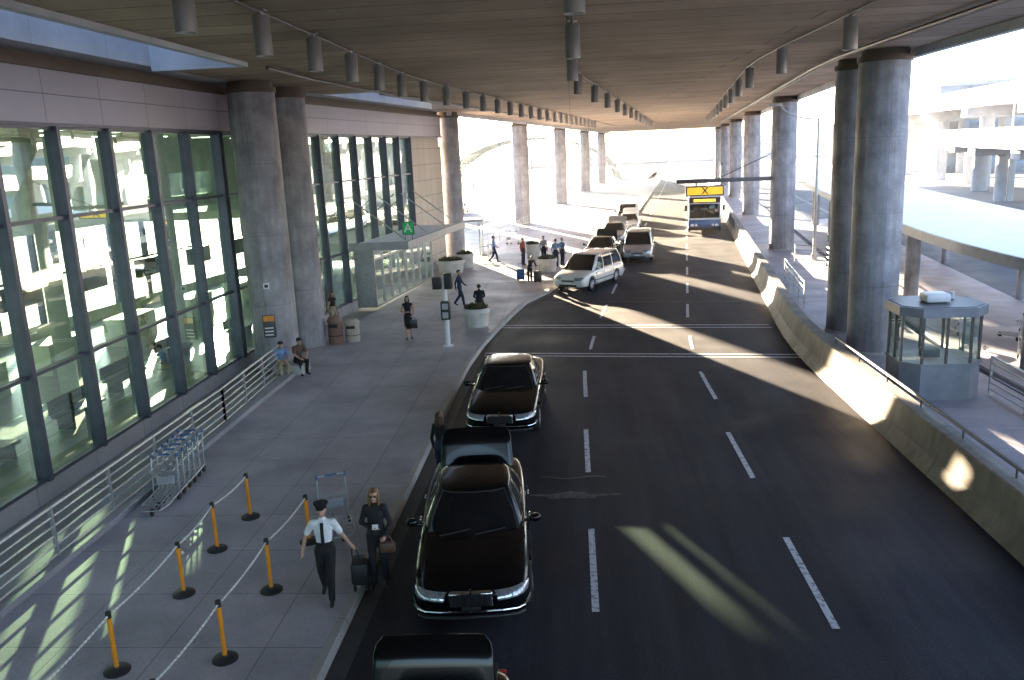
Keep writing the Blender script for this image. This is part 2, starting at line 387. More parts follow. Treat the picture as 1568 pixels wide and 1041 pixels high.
sbox('interior_floor',-24,-12.3,-25,56,-.02,.2,M['intfloor'],tb)
sbox('mezzanine_floor',-24,-16.5,-25,24,4.6,5.0,M['interior'],tb)
sbox('mezzanine_floor',-24,-16.5,41,56,4.6,5.0,M['interior'],tb)
sbox('interior_ceiling',-24,-12.35,-25,56,8.7,9.0,M['interior'],tb)
il=MB()
for s in srange(2,54,4.):
    for x in (-22,-18.5,-14.5):
        p=P(x,s,8.69);il.box(p.x-.5,p.x+.5,p.y-.12,p.y+.12,8.66,8.695)
il.make('interior_lights',M['intlight'],tb,None)
ic=MB()
for s in srange(3,54,8.):
    p=P(-16,s,0);ic.tube((p.x,p.y,.2),(p.x,p.y,8.7),.28,n=20)
for s in srange(6,52,5.):
    p=P(-19,s,0);ic.box(p.x-.5,p.x+.5,p.y-1.2,p.y+1.2,.2,1.3)
ic.make('interior_columns_and_counters',M['interior'],tb,40)
ib=MB()
for s in srange(4,52,3.7):
    p=P(-13.6-random.random()*1.5,s,0);ib.bbox(p.x-.3,p.x+.3,p.y-.9,p.y+.9,.55,.65,.03);ib.bbox(p.x-.35,p.x-.28,p.y-.9,p.y+.9,.65,1.05,.02);ib.box(p.x-.25,p.x+.25,p.y-.7,p.y-.65,.2,.55);ib.box(p.x-.25,p.x+.25,p.y+.65,p.y+.7,.2,.55)
for s in srange(9,50,4.3):
    p=P(-20.5,s,0);ib.bbox(p.x-.15,p.x+.15,p.y-1.1,p.y+1.1,2.4,3.2,.02);ib.tube((p.x,p.y,3.2),(p.x,p.y,4.6),.03)
ib.make('interior_benches_and_signs',M['seat'],tb)
gl=MB();mu=MB()
def facade(s0,s1,bay,z0=.5,z1=8.28,trans=(2.9,6.2)):
    ss=srange(s0,s1,bay)
    for a,b in zip(ss[:-1],ss[1:]):
        zs=[z0]+list(trans)+[z1]
        for c,d in zip(zs[:-1],zs[1:]):
            tl=random.uniform(-.012,.012);tw=random.uniform(-.008,.008)
            A=P(WX,a,c);B=P(WX,b,c);C=P(WX,b,d);D=P(WX,a,d)
            A.x+=tl;C.x+=tw;gl.add([A,B,C,D],[(0,1,2,3)])
    for s in ss:
        p=P(WX,s,0);mu.box(p.x-.12,p.x+.2,p.y-.065,p.y+.065,z0,z1)
    for z in trans+(z0+.03,z1-.03):
        for a,b in zip(ss[:-1],ss[1:]):
            A=P(WX,a+.066,z);B=P(WX,b-.066,z)
            v=[]
            for q in (A,B):
                for dx,dz in((-.06,-.04),(.1,-.04),(.1,.04),(-.06,.04)):v.append((q.x+dx,q.y,q.z+dz))
            mu.add(v,[(0,1,5,4),(1,2,6,5),(2,3,7,6),(3,0,4,7),(0,3,2,1),(4,5,6,7)])
facade(-24,28.6,2.32)
facade(28.78,49.93,2.14)
gl.make('facade_glazing',M['glass'],tb,None);mu.make('mullions',M['mullion'],tb,None)
cv=MB()
def cbox(lx0,lx1,s0,s1,z0,z1,m=0,mb=None):
    mb=mb or cv
    pts=[P(lx0,s0,z0),P(lx1,s0,z0),P(lx1,s1,z0),P(lx0,s1,z0),P(lx0,s0,z1),P(lx1,s0,z1),P(lx1,s1,z1),P(lx0,s1,z1)]
    mb.add(pts,[(0,3,2,1),(4,5,6,7),(0,1,5,4),(1,2,6,5),(2,3,7,6),(3,0,4,7)],m)
cbox(WX+.21,-9.1,39.5,50.,3.03,3.2,0);cbox(-9.1,-8.95,39.4,50.1,2.95,3.32,1);cbox(WX+.21,-9.1,39.4,39.5,2.95,3.32,1)
for s in (40.5,44,47.5,49.7):
    cv.tube(P(WX+.2,s,5.2),P(-9.4,s,3.3),.03,m=1)
cv.make('entrance_canopy',[M['white'],M['grey']],tb,None)
dr=MB();dg=MB()
for s in srange(40,49.5,1.19):
    cbox(-10.95,-10.83,s-.04,s+.04,.14,3.02,0,dr)
cbox(-10.95,-10.83,40,49.5,2.4,2.5,0,dr);cbox(-10.95,-10.83,40,49.5,.14,.22,0,dr);cbox(WX+.2,-10.95,39.95,40.03,.14,3.02,0,dr)
dr.make('door_frames',M['steel'],tb,None)
for a in srange(40,49.5,1.19)[:-1]:
    dg.add([P(-10.9,a+.05,.2),P(-10.9,a+1.13,.2),P(-10.9,a+1.13,3.),P(-10.9,a+.05,3.)],[(0,1,2,3)])
dg.make('door_glass',M['boothglass'],tb,None)
vl=MB();
for s in (41.5,43.5,45.5,47.5):
    p=P(-11.4,s,3.2);vl.box(p.x-.35,p.x+.35,p.y-.7,p.y+.7,2.97,3.01)
vl.make('vestibule_lights',M['intlight'],tb,None)
# ---------------------------------------------------------------- text
def text(body,size,m,parent,loc,rot=(R(90),0,0),ext=.004):
    c=bpy.data.curves.new('letter','FONT');c.body=body;c.size=size;c.extrude=ext;c.align_x='CENTER';c.align_y='CENTER';c.offset=.012*size
    t=bpy.data.objects.new('tmp',c);link(t);bpy.context.view_layer.update()
    me=bpy.data.meshes.new_from_object(t.evaluated_get(bpy.context.evaluated_depsgraph_get()));bpy.data.objects.remove(t)
    me.materials.clear();me.materials.append(m);o=bpy.data.objects.new('lettering',me);link(o,parent);o.location=loc;o.rotation_euler=rot;return o
sg=empty('door_letter_sign',P(-9.15,40.2,3.33),0,.68)
mb=MB();mb.bbox(-.42,.42,-.08,.08,.35,1.25,.03);mb.tube((-.25,0,0),(-.25,0,.36),.03);mb.tube((.25,0,0),(.25,0,.36),.03);mb.make('sign_box',M['steeld'],sg)
mb=MB();mb.box(-.36,.36,-.09,-.081,.4,1.2);mb.make('sign_face',M['green'],sg,None)
text('A',.85,M['white'],sg,(0,-.096,.8))
ls=empty('lane_control_gantry',P(0,57.5,-.2))
mb=MB();mb.bbox(3.3,9.8,-.12,.12,4.85,5.1,.02);mb.tube((9.5,0,.1),(9.5,0,6.9),.09);mb.tube((9.5,0,6.6),(6.,0,5.1),.03);mb.tube((4.6,0,4.85),(4.6,0,4.6),.04);mb.tube((6.2,0,4.85),(6.2,0,4.6),.04);mb.make('beam',M['steeld'],ls)
mb=MB();mb.bbox(3.9,6.4,-.1,.1,4.0,4.65,.02);mb.make('sign_box',M['steeld'],ls)
mb=MB();mb.box(4.0,6.3,-.115,-.101,4.08,4.57);mb.make('sign_face',M['yellowlit'],ls,None)
text('X',.62,M['black'],ls,(5.15,-.13,4.32))
def streetlamp(lx,s,h,arm=-2.2):
    e=empty('street_lamp',P(lx,s,0));mb=MB();mb.tube((0,0,.1),(0,0,h),.11,.07,n=14)
    pts=[Vector((arm*math.sin(t)*1.0,0,h+1.0*(1-math.cos(t)))) for t in [0,.3,.6,.9,1.2,1.5]];mb.pipe(pts,.045)
    mb.tube((0,0,.1),(0,0,.45),.18,n=14);mb.make('pole',M['steel'],e)
    mb=MB();p=pts[-1];mb.bbox(p.x-.7,p.x+.05,-.16,.16,p.z-.1,p.z+.06,.04);mb.make('lamp_head',M['grey'],e)
streetlamp(11.55,52,8.3);streetlamp(36,60,11);streetlamp(36,90,11);streetlamp(-22,95,9,2.2);streetlamp(-16,150,10,2.2)
# ---------------------------------------------------------------- booth on median
bo=empty('attendant_booth',(10.0,24.0,0.12),0,.84)
def oct_(a,b,c):return [(-a+c,-b),(a-c,-b),(a,-b+c),(a,b-c),(a-c,b),(-a+c,b),(-a,b-c),(-a,-b+c)]
def prism(mb,pts,z0,z1,m=0,pts2=None):
    n=len(pts);pts2=pts2 or pts
    mb.add([(x,y,z0) for x,y in pts]+[(x,y,z1) for x,y in pts2],[(i,(i+1)%n,n+(i+1)%n,n+i) for i in range(n)]+[tuple(range(n))[::-1],tuple(range(n,2*n))],m)
mb=MB();o1=oct_(1.28,1.1,.5);prism(mb,o1,0,1.15);prism(mb,oct_(1.32,1.14,.5),1.15,1.21);mb.make('base',M['booth'],bo,None)
mb=MB()
for x,y in o1+[(0,-1.1),(0,1.1),(1.28,0),(-1.28,0)]:mb.box(x*.97-.035,x*.97+.035,y*.97-.035,y*.97+.035,1.21,2.75)
mb.make('frame_posts',M['steeld'],bo,None)
mb=MB();n=8
for i in range(n):
    a=o1[i];b=o1[(i+1)%n];mb.add([(a[0]*.96,a[1]*.96,1.21),(b[0]*.96,b[1]*.96,1.21),(b[0]*.96,b[1]*.96,2.75),(a[0]*.96,a[1]*.96,2.75)],[(0,1,2,3)])
mb.make('glazing',M['boothglass'],bo,None)
mb=MB();prism(mb,oct_(1.4,1.22,.55),2.75,3.05);mb.make('roof_fascia',M['booth'],bo,None)
mb=MB();prism(mb,oct_(1.3,1.12,.5),3.051,3.07);mb.make('roof_top',M['steeld'],bo,None)
mb=MB();mb.bbox(-.45,.35,-.4,.3,3.08,3.37,.08);mb.tube((.7,.4,3.05),(.7,.4,3.3),.06);mb.make('roof_unit',M['white'],bo)
mb=MB();mb.bbox(-.9,.9,-.8,-.3,1.05,1.12,.02);mb.bbox(-.35,.2,-.2,.3,.5,1.5,.08);mb.make('desk_and_chair',M['seat'],bo)
mb=MB();mb.box(-.3,.3,-.3,.3,2.72,2.745);mb.make('booth_fill_glow',M['intlight'],bo,None)  # added glow panel that gives the booth its sun-warmed look
# ---------------------------------------------------------------- shelter canopy on the right and posts
cp=empty('curved_shelter_canopy')
def cpx(s):return 12.9+ (s-24)*(-.02) + .0008*(s-24)**2
sweep('canopy_roof',lambda s:[(cpx(s),3.35),(cpx(s)+6.4,3.35),(cpx(s)+6.4,3.6),(cpx(s)+3.2,3.95),(cpx(s),3.6)],srange(12,75,2.5),M['white'],cp,20)
sweep('canopy_gutter',lambda s:[(cpx(s)-.1,3.3),(cpx(s)-.003,3.3),(cpx(s)-.003,3.66),(cpx(s)-.1,3.66)],srange(12,75,2.5),M['grey'],cp)
mb=MB()
for s in (14,25.8,37.5,49,61,73):
    for dx in(.8,5.4):
        p=P(cpx(s)+dx,s,0);mb.tube((p.x,p.y,.0),(p.x,p.y,3.35),.3 if dx<1 else .2,n=24);mb.tube((p.x,p.y,3.15),(p.x,p.y,3.35),.38,n=24)
mb.make('canopy_posts',M['column'],cp,40)
sbox('shelter_island',12.6,18.,5,78,-.02,.11,M['walk'])
# ---------------------------------------------------------------- second viaduct at right
vd=empty('outer_viaduct')
sbox('viaduct_deck',40,54,-30,240,10.2,11.6,M['deckside'],vd)
sbox('viaduct_parapet',39.7,40,-30,240,10.1,12.4,M['deckside'],vd)
for s in srange(-20,235,21):
    mb=MB();p=P(47,s,0)
    mb.tube((p.x-4.5,p.y,0),(p.x-4.5,p.y,8.9),.85,n=28);mb.tube((p.x+4.5,p.y,0),(p.x+4.5,p.y,8.9),.85,n=28)
    mb.bbox(p.x-7.5,p.x+7.5,p.y-.9,p.y+.9,8.9,10.19,.08);mb.make('viaduct_pier',M['deckside'],vd,40)
vd2=empty('ramp_viaduct')
def rx(s):return 30+.0022*(s-60)**2
sweep('ramp_deck',lambda s:[(rx(s),5.6),(rx(s)+8,5.6),(rx(s)+8,7.4),(rx(s)+7.7,7.4),(rx(s)+7.7,6.5),(rx(s)+.3,6.5),(rx(s)+.3,7.4),(rx(s),7.4)],srange(70,230,6),M['deckside'],vd2)
for s in srange(75,225,18):
    mb=MB();p=P(rx(s)+4,s,0);mb.tube((p.x,p.y,0),(p.x,p.y,5.0),.9,n=24);mb.bbox(p.x-3.5,p.x+3.5,p.y-.8,p.y+.8,4.7,5.59,.06);mb.make('ramp_pier',M['deckside'],vd2,40)
M['paleglass']=mat('pale_window_glass',(.30,.36,.42),.2)
def building(name,x,y,w,d,h,fl,m,rot=0):
    e=empty(name,(x,y,0),rot);mb=MB();mb.box(-w/2,w/2,-d/2,d/2,0,h);mb.box(-w/2-.1,w/2+.1,-d/2-.1,d/2+.1,h,h+.7);mb.make('walls',m,e,None)
    g=MB()
    for i in range(fl):
        z=h*(i+.3)/fl
        k=max(1,int(w/4))
        for j in range(k):
            a=-w/2+(j+.12)*w/k;g.box(a,a+w/k*.76,-d/2-.05,-d/2-.003,z,z+h/fl*.5)
    g.make('windows',M['paleglass'],e,None)
building('parking_garage',110,190,90,60,15,4,M['deckside'])
building('office_building',-95,270,60,30,11,3,M['deckside'])
building('hangar_building',30,380,120,40,8,2,M['deckside'])
AZ=-22.5;TA=math.tan(R(22.5))
for c0,c1 in((18.3,24.5),(25.9,28.9)):
    yy=115;cx_=(c0+c1)/2-TA*yy
    building('sun_blocker_tower',cx_,yy,(c1-c0)*math.cos(R(22.5)),12,24,7,M['panelwall'],R(22.5))  # unseen slabs added to cut the sunlight into stripes on the road
gr=empty('glazed_link_building',(-8,175,0))
mb=MB();fr=MB();pr=[(18*math.cos(t),9.5*math.sin(t)) for t in [math.pi*i/12 for i in range(13)]]
for j in range(6):
    for i in range(12):
        a,b=pr[i],pr[i+1];mb.add([(a[0],j*5,a[1]),(b[0],j*5,b[1]),(b[0],j*5+5,b[1]),(a[0],j*5+5,a[1])],[(0,1,2,3)])
for j in range(7):
    for i in range(12):fr.tube((pr[i][0],j*5,pr[i][1]),(pr[i+1][0],j*5,pr[i+1][1]),.15,n=6)
for i in range(13):fr.tube((pr[i][0],0,pr[i][1]),(pr[i][0],30,pr[i][1]),.1,n=6)
for x in (-12,-6,0,6,12):fr.tube((x,0,0),(x,0,9.5*math.sqrt(1-(x/18)**2)),.12,n=6)
mb.make('vault_glass',M['glass'],gr,None);fr.make('vault_frame',M['booth'],gr)
# ---------------------------------------------------------------- vehicles
def boolcut(ob,cutters):
    for c in cutters:
        md=ob.modifiers.new('b','BOOLEAN');md.operation='DIFFERENCE';md.object=c;md.solver='EXACT'
    bpy.context.view_layer.update()
    dg_=bpy.context.evaluated_depsgraph_get();me=bpy.data.meshes.new_from_object(ob.evaluated_get(dg_))
    ob.modifiers.clear();ob.data=me
    for c in cutters:bpy.data.objects.remove(c)
CARS={
'sedan':dict(L=5.45,st=[(0.0,.58,.36,.57,.63),(.04,.76,.28,.63,.71),(.14,.87,.23,.69,.77),(.38,.935,.2,.76,.84),(.85,.965,.18,.83,.91),(1.5,.98,.18,.90,.975),(2.3,.985,.18,.93,.96),(3.6,.985,.18,.94,.97),(4.25,.98,.18,.95,1.0),(4.8,.955,.2,.95,1.02),(5.2,.91,.24,.92,.99),(5.37,.83,.3,.83,.91),(5.45,.66,.38,.7,.78)],
  H=1.47,cab=[((0,1.36),(0,2.25)),((.45,1.43),(.36,2.28)),((.80,1.64),(.56,2.38)),((.875,1.84),(.63,2.50)),((.9,2.74),(.66,2.8)),((.9,2.82),(.66,2.88)),((.89,3.66),(.64,3.38)),((.85,4.08),(.58,3.54)),((.76,4.27),(.50,3.62)),((.42,4.4),(.32,3.68)),((0,4.44),(0,3.70))],wb=(.95,3.93),wr=.335,zc=.93),
'van':dict(L=5.1,st=[(0.0,.62,.34,.58,.64),(.05,.80,.27,.68,.75),(.16,.90,.23,.76,.84),(.4,.95,.22,.85,.93),(.8,.98,.2,.93,1.02),(1.2,.99,.2,.99,1.07),(2.5,1.0,.2,1.02,1.06),(4.5,.995,.2,1.03,1.06),(4.95,.96,.24,1.02,1.05),(5.07,.92,.3,.95,1.0),(5.1,.85,.38,.8,.86)],
  H=1.78,cab=[((0,.85),(0,1.95)),((.48,.92),(.42,1.97)),((.84,1.12),(.66,2.05)),((.92,1.36),(.74,2.16)),((.93,2.35),(.76,2.45)),((.93,2.43),(.76,2.53)),((.93,3.5),(.76,3.48)),((.93,3.6),(.76,3.56)),((.91,4.72),(.74,4.5)),((.84,4.98),(.66,4.72)),((0,5.04),(0,4.8))],wb=(.93,3.95),wr=.34,zc=1.02)}
def vehicle(name,kind,loc,rot,paint,trunk=False):
    S=CARS[kind];e=empty(name,loc,rot);L_=S['L']
    v=[];f=[];prof=None
    for (y,w,zb,zs,zt) in S['st']:
        h=zs-zb
        half=[(0,zb),(w*.8,zb),(w*.955,zb+.05),(w*.99,zb+.22*h),(w,zb+.5*h),(w*.985,zb+.72*h),(w*.965,zb+.9*h),(w*.90,zs+.1*(zt-zs)),(w*.72,zs+.62*(zt-zs)),(w*.38,zt-.012),(0,zt)]
        ring=half+[(-x,z) for x,z in half[-2:0:-1]];n=len(ring)
        v+=[(x,y,z) for x,z in ring]
    k=len(S['st'])
    for j in range(k-1):
        for i in range(n):f.append((j*n+i,j*n+(i+1)%n,(j+1)*n+(i+1)%n,(j+1)*n+i))
    f.append(tuple(range(n))[::-1]);f.append(tuple(range((k-1)*n,k*n)))
    b=obj('body',v,f,paint,e,None)
    md=b.modifiers.new('s','SUBSURF');md.levels=2;md.render_levels=2
    cut=[]
    for y in S['wb']:
        for sx in(-1,1):
            mb=MB();mb.tube((sx*.66,y,S['wr']+.01),(sx*1.2,y,S['wr']+.01),S['wr']+.065,n=36)
            c=mb.make('cut',M['black'],None,None);c.parent=e;cut.append(c)
    bpy.context.view_layer.update()
    boolcut(b,cut);shade(b.data,32)
    cab=S['cab'];m=len(cab);H=S['H'];zc=S['zc']
    seq=list(range(m))+list(range(m-2,0,-1));sg_=[1]*m+[-1]*(m-2);N_=len(seq)
    bm=bmesh.new();rings=[]
    def zb_(y):
        st=S['st']
        for a,b_ in zip(st[:-1],st[1:]):
            if y<=b_[0]:
                t=(y-a[0])/(b_[0]-a[0]);return a[3]+(b_[3]-a[3])*t,a[4]+(b_[4]-a[4])*t
        return st[-1][3],st[-1][4]
    for t in(0,.5,1):
        rg=[]
        for i,s_ in zip(seq,sg_):
            (bx,by),(tx,ty)=cab[i]
            zs,zt=zb_(by);z0=zs+(zt-zs)*(1-abs(bx)/.95)-.035
            z=z0+(H-.055-z0)*t;bow=.035*math.sin(math.pi*t)
            x=bx+(tx-bx)*t+ (bow if bx>.3 else bow*bx);y=by+(ty-by)*t+(-bow if i<3 else (bow if i>=m-3 else 0))
            rg.append(bm.verts.new((x*s_,y,z)))
        rings.append(rg)
    yc=(cab[0][1][1]+cab[-1][1][1])/2
    for sc_,dz in((.93,.026),(.8,.042),(.5,.055)):
        rings.append([bm.verts.new((q.co.x*sc_,yc+(q.co.y-yc)*sc_,H-.055+dz)) for q in rings[2]])
    glassf=[];
    if kind=='sedan':gset={0,1,3,5,8,9}
    else:gset={0,1,3,5,7,9}
    for j in range(5):
        for i in range(N_):
            a=rings[j][i];b_=rings[j][(i+1)%N_];c=rings[j+1][(i+1)%N_];d=rings[j+1][i]
            fc=bm.faces.new((a,b_,c,d))
            lo=min(seq[i],seq[(i+1)%N_])
            if j<2 and lo in gset:glassf.append(fc)
    bm.faces.new(rings[5])
    bmesh.ops.recalc_face_normals(bm,faces=bm.faces)
    def grp(fs):
        fs=set(fs);out=[]
        while fs:
            st=[fs.pop()];g=list(st)
            while st:
                x=st.pop()
                for ed in x.edges:
                    for o in ed.link_faces:
                        if o in fs:fs.remove(o);st.append(o);g.append(o)
            out.append(g)
        return out
    for g in grp(glassf):
        r_=bmesh.ops.inset_region(bm,faces=g,thickness=.022,depth=0,use_even_offset=True)
        for x in r_['faces']:x.material_index=2
        r2=bmesh.ops.inset_region(bm,faces=g,thickness=.006,depth=-.012)
        for x in r2['faces']:x.material_index=2
        for x in g:x.material_index=1
    me=bpy.data.meshes.new('cabin');bm.to_mesh(me);bm.free()
    for q in(paint,M['carglass'],M['black']):me.materials.append(q)
    shade(me,35);link(bpy.data.objects.new('cabin',me),e)
    r=S['wr']
    for i,y in enumerate(S['wb']):
        for sx in(-1,1):
            x0=.97*sx
            mb=MB();pr_=[(0,-.20),(r*.6,-.2),(r*.93,-.2),(r,-.16),(r,-.04),(r*.94,-.0),(r*.68,.0),(r*.66,-.03),(r*.64,-.05)]
            mb.lathe([(a,z*sx) for a,z in pr_],n=36,org=(x0,y,r),axis='X',m=0)
            mb.lathe([(r*.65,-.03*sx),(r*.6,-.06*sx),(r*.2,-.03*sx),(0,-.02*sx)],n=36,org=(x0,y,r),axis='X',m=1)
            for k_ in range(7):
                a=2*math.pi*k_/7;d=Vector((0,math.cos(a),math.sin(a)))
                mb.tube(Vector((x0-.015*sx,y,r))+d*.05,Vector((x0-.02*sx,y,r))+d*r*.62,.03,.022,n=6,m=1)
            mb.make('wheel',[M['rubber'],M['alloy']],e,40)
    curve=[(-.93,.46),(-.90,.26),(-.83,.11),(-.72,.02),(-.5,-.025),(-.25,-.04),(0,-.045),(.25,-.04),(.5,-.025),(.72,.02),(.83,.11),(.90,.26),(.93,.46)]
    mb=MB()
    if kind=='sedan':
        gx=.31
        mb.bbox(-gx-.03,gx+.03,-.055,.05,.47,.71,.025,m=0,seg=3)
        mb.box(-gx,gx,-.06,-.05,.495,.685,1)
        for q in range(15):
            x=-gx+.02+q*(2*gx-.04)/14;mb.box(x-.009,x+.009,-.074,-.059,.495,.685,0)
        mb.box(-.015,.015,-.06,-.03,.70,.77,0)
        mb.pipe([(x,y-.012,.40) for x,y in curve],.019,m=0)
        mb.pipe([(x,y+.0,.30) for x,y in curve[2:-2]],.03,m=1);mb.bbox(-.15,.15,-.07,-.05,.42,.48,.008,m=1)
    else:
        mb.bbox(-.38,.38,-.035,.08,.54,.64,.02,m=0);mb.box(-.34,.34,-.045,-.034,.555,.58,1);mb.box(-.34,.34,-.045,-.034,.60,.625,1)
        mb.box(-.5,.5,-.02,.1,.3,.4,1);mb.bbox(-.16,.16,-.045,-.02,.42,.5,.01,m=2)
    mb.make('grille_and_bumper',[M['chrome'],M['black'],M['white']],e,30)
    mb=MB()
    hc=[(.42,-.03),(.58,-.012),(.72,.03),(.82,.11),(.89,.25),(.915,.42)]
    zz=.555 if kind=='sedan' else .60
    zh=.135 if kind=='sedan' else .17
    for sx in(-1,1):
        V=[];n_=len(hc)
        for i,(x,y) in enumerate(hc):
            lo=zz+.012*i;hi=zz+zh+.006*i-(.03 if i==n_-1 else 0)
            V+=[(x*sx,y,lo),((x-.012)*sx,y+.012,(lo+hi)/2+.02),((x-.05)*sx,y+.06,hi),((x-.12)*sx,y+.16,hi-.01)]
        F=[]
        for i in range(n_-1):
            for j in range(3):F.append((i*4+j,(i+1)*4+j,(i+1)*4+j+1,i*4+j+1))
        mb.add(V,F)
    mb.make('headlights',M['light'],e,50)
    mb=MB()
    for sx in(-1,1):
        mb.bbox(*(sorted((sx*.5,sx*.80))),L_-.16,L_-.05,.68,.84,.02)
    mb.make('tail_lights',M['tail'],e)
    mb=MB();my=1.92 if kind=='sedan' else 1.5;mz=zc+.06
    for sx in(-1,1):
        mb.ball((sx*1.08,my,mz+.03),(.11,.07,.075),n=14,k=10);mb.tube((sx*.9,my+.03,mz-.03),(sx*1.03,my,mz),.03)
    mb.make('mirrors',paint,e,50)
    mb=MB()
    for sx in(-1,1):
        a,b_=sorted((sx*.985,sx*1.003));mb.box(a,b_,1.35,3.55,.47,.52,0)
        for y in((2.45,3.45) if kind=='sedan' else(2.1,3.2)):
            a,b_=sorted((sx*.97,sx*1.012));mb.bbox(a,b_,y,y+.16,.8,.83,.008,m=1)
        for y in((1.75,2.78,3.72) if kind=='sedan' else(1.45,2.4,3.55)):
            a,b_=sorted((sx*.9,sx*.992));mb.box(a,b_,y,y+.012,.3,.86,0)
    mb.make('side_trim',[M['black'],M['chrome']],e)
    mb=MB()
    y0=cab[0][0][1];
    for x in(-.55,.05):mb.tube((x,y0+.05,zc+.055),(x+.5,y0+.17,zc+.10),.009)
    mb.make('wipers',M['black'],e)
    if kind=='sedan':
        mb=MB()
        for sx in(-1,1):
            mb.pipe([(sx*.895,1.90,.925),(sx*.922,2.8,.93),(sx*.915,3.7,.935)],.008,n=6)
            mb.pipe([(sx*.885,1.90,.96),(sx*.80,2.2,1.2),(sx*.66,2.49,1.385),(sx*.685,2.9,1.41),(sx*.66,3.38,1.40),(sx*.60,3.54,1.385)],.008,n=6)
        mb.make('chrome_window_trim',M['chrome'],e)
    if trunk:
        hz=1.0;hy=L_-1.05
        up=R(74);n_=10;vv=[];ff=[]
        for j in range(n_+1):
            t=j/n_;d=.80*t;bend=.0 if t<.75 else (t-.75)*1.1
            cy=hy+d*math.cos(up)+bend*.35;cz=hz+d*math.sin(up)-bend*.06
            hw=.74-.05*t-(.02 if j==n_-1 else 0)-(.09 if j==n_ else 0)
            for i in range(13):
                x=-hw+2*hw*i/12;c=.03*(1-(x/hw)**2)
                vv.append((x,cy-c*.9+.0,cz+c*1.2*t))
        for j in range(n_):
            for i in range(12):ff.append((j*13+i,j*13+i+1,(j+1)*13+i+1,(j+1)*13+i))
        lid=obj('boot_lid',vv,ff,paint,e,40);md=lid.modifiers.new('t','SOLIDIFY');md.thickness=.045;md2=lid.modifiers.new('b','BEVEL');md2.width=.015;md2.segments=2
        mb=MB();mb.box(-.7,.7,hy+.1,L_-.2,.99,1.028);mb.make('boot_shade_slab',M['black'],e,None)  # black slab laid on the body, stands in for the shaded boot cavity
        mb=MB()
        for sx in(-1,1):mb.tube((sx*.7,hy+.05,.98),(sx*.68,hy+.2,1.35),.015)
        mb.make('lid_struts',M['steel'],e)
    return e
vehicle('black_sedan','sedan',(-1.72,11.8,0),R(4.5),M['paintblack'],True)
vehicle('black_sedan','sedan',(-2.0,20.7,0),R(-1.),M['paintblack'])
vehicle('black_sedan','sedan',(-1.6,4.2,0),R(2),M['paintblack'],True)
vehicle('white_minivan','van',(-.35,43.4,0),R(-27),M['paintwhite'])
vehicle('silver_minivan','van',(4.0,54.0,0),R(-7),M['paintsilver'])
vehicle('charcoal_sedan','sedan',(1.35,54.,0),R(-12),M['paintgrey'],True)
vehicle('silver_sedan','sedan',(2.9,64.5,0),R(-8),M['paintsilver'],True)
vehicle('white_sedan','sedan',(4.6,73.,0),R(-8),M['paintwhite'],True)
vehicle('dark_minivan','van',(5.0,81,0),R(-8),M['paintgrey'])
for i,(x,y,k,pn) in enumerate([(-24,95,'van','paintwhite'),(-18,99,'van','paintgrey'),(-14,101,'sedan','paintwhite'),(28,75,'sedan','paintsilver'),(26,48,'van','paintwhite')]):
    vehicle('parked_car',k,(x,y,0),R(-12+i*4),M[pn])
def bus(loc,rot):
    e=empty('city_bus',loc,rot);mb=MB();mb.bbox(-1.28,1.28,0,12,.35,3.05,.12,0,3);mb.make('body',mat('bus_white',(.62,.64,.68),.3,coat=.5),e)
    mb=MB();mb.bbox(-1.285,1.285,-.012,12.01,.34,1.25,.1);mb.make('blue_skirt_panels',mat('bus_blue',(.02,.07,.22),.3,coat=.5),e)
    mb=MB();mb.bbox(-1.17,1.17,-.03,.1,1.3,2.45,.05);
    for sx in(-1,1):
        a,b_=sorted((sx*1.27,sx*1.292));mb.bbox(a,b_,.5,11.6,1.45,2.45,.01)
    mb.make('windows',M['carglass'],e)
    mb=MB();mb.bbox(-1.22,1.22,-.025,.1,2.5,2.95,.03);mb.make('destination_box',M['black'],e)
    mb=MB();mb.box(-.85,.85,-.032,-.026,2.6,2.82);mb.make('destination_display',M['amber'],e,None)
    mb=MB()
    for sx in(-1,1):
        mb.ball((sx*.95,-.01,.75),(.16,.05,.1));mb.ball((sx*.65,-.01,.75),(.1,.05,.1))
    mb.make('headlights',M['white'],e)
    mb=MB();mb.bbox(-1.3,1.3,-.12,.2,.35,.62,.05);
    for sx in(-1,1):mb.bbox(*sorted((sx*1.35,sx*1.6)),-.25,-.1,1.9,2.35,.04);mb.tube((sx*1.2,0,2.6),(sx*1.47,-.18,2.35),.02)
    mb.box(-.012,.012,-.035,-.028,1.32,2.43)
    mb.make('bumper_and_mirrors',M['black'],e)
    mb=MB()
    for y in(2.4,9):
        for sx in(-1,1):mb.lathe([(0,-.15*sx),(.48,-.15*sx),(.5,-.1*sx),(.5,.0),(.3,.01*sx),(.28,-.05*sx),(0,-.02*sx)],n=28,org=(sx*1.27,y,.5),axis='X')
    mb.make('wheels',M['rubber'],e)
bus((10.55,69.5,0),R(-8))
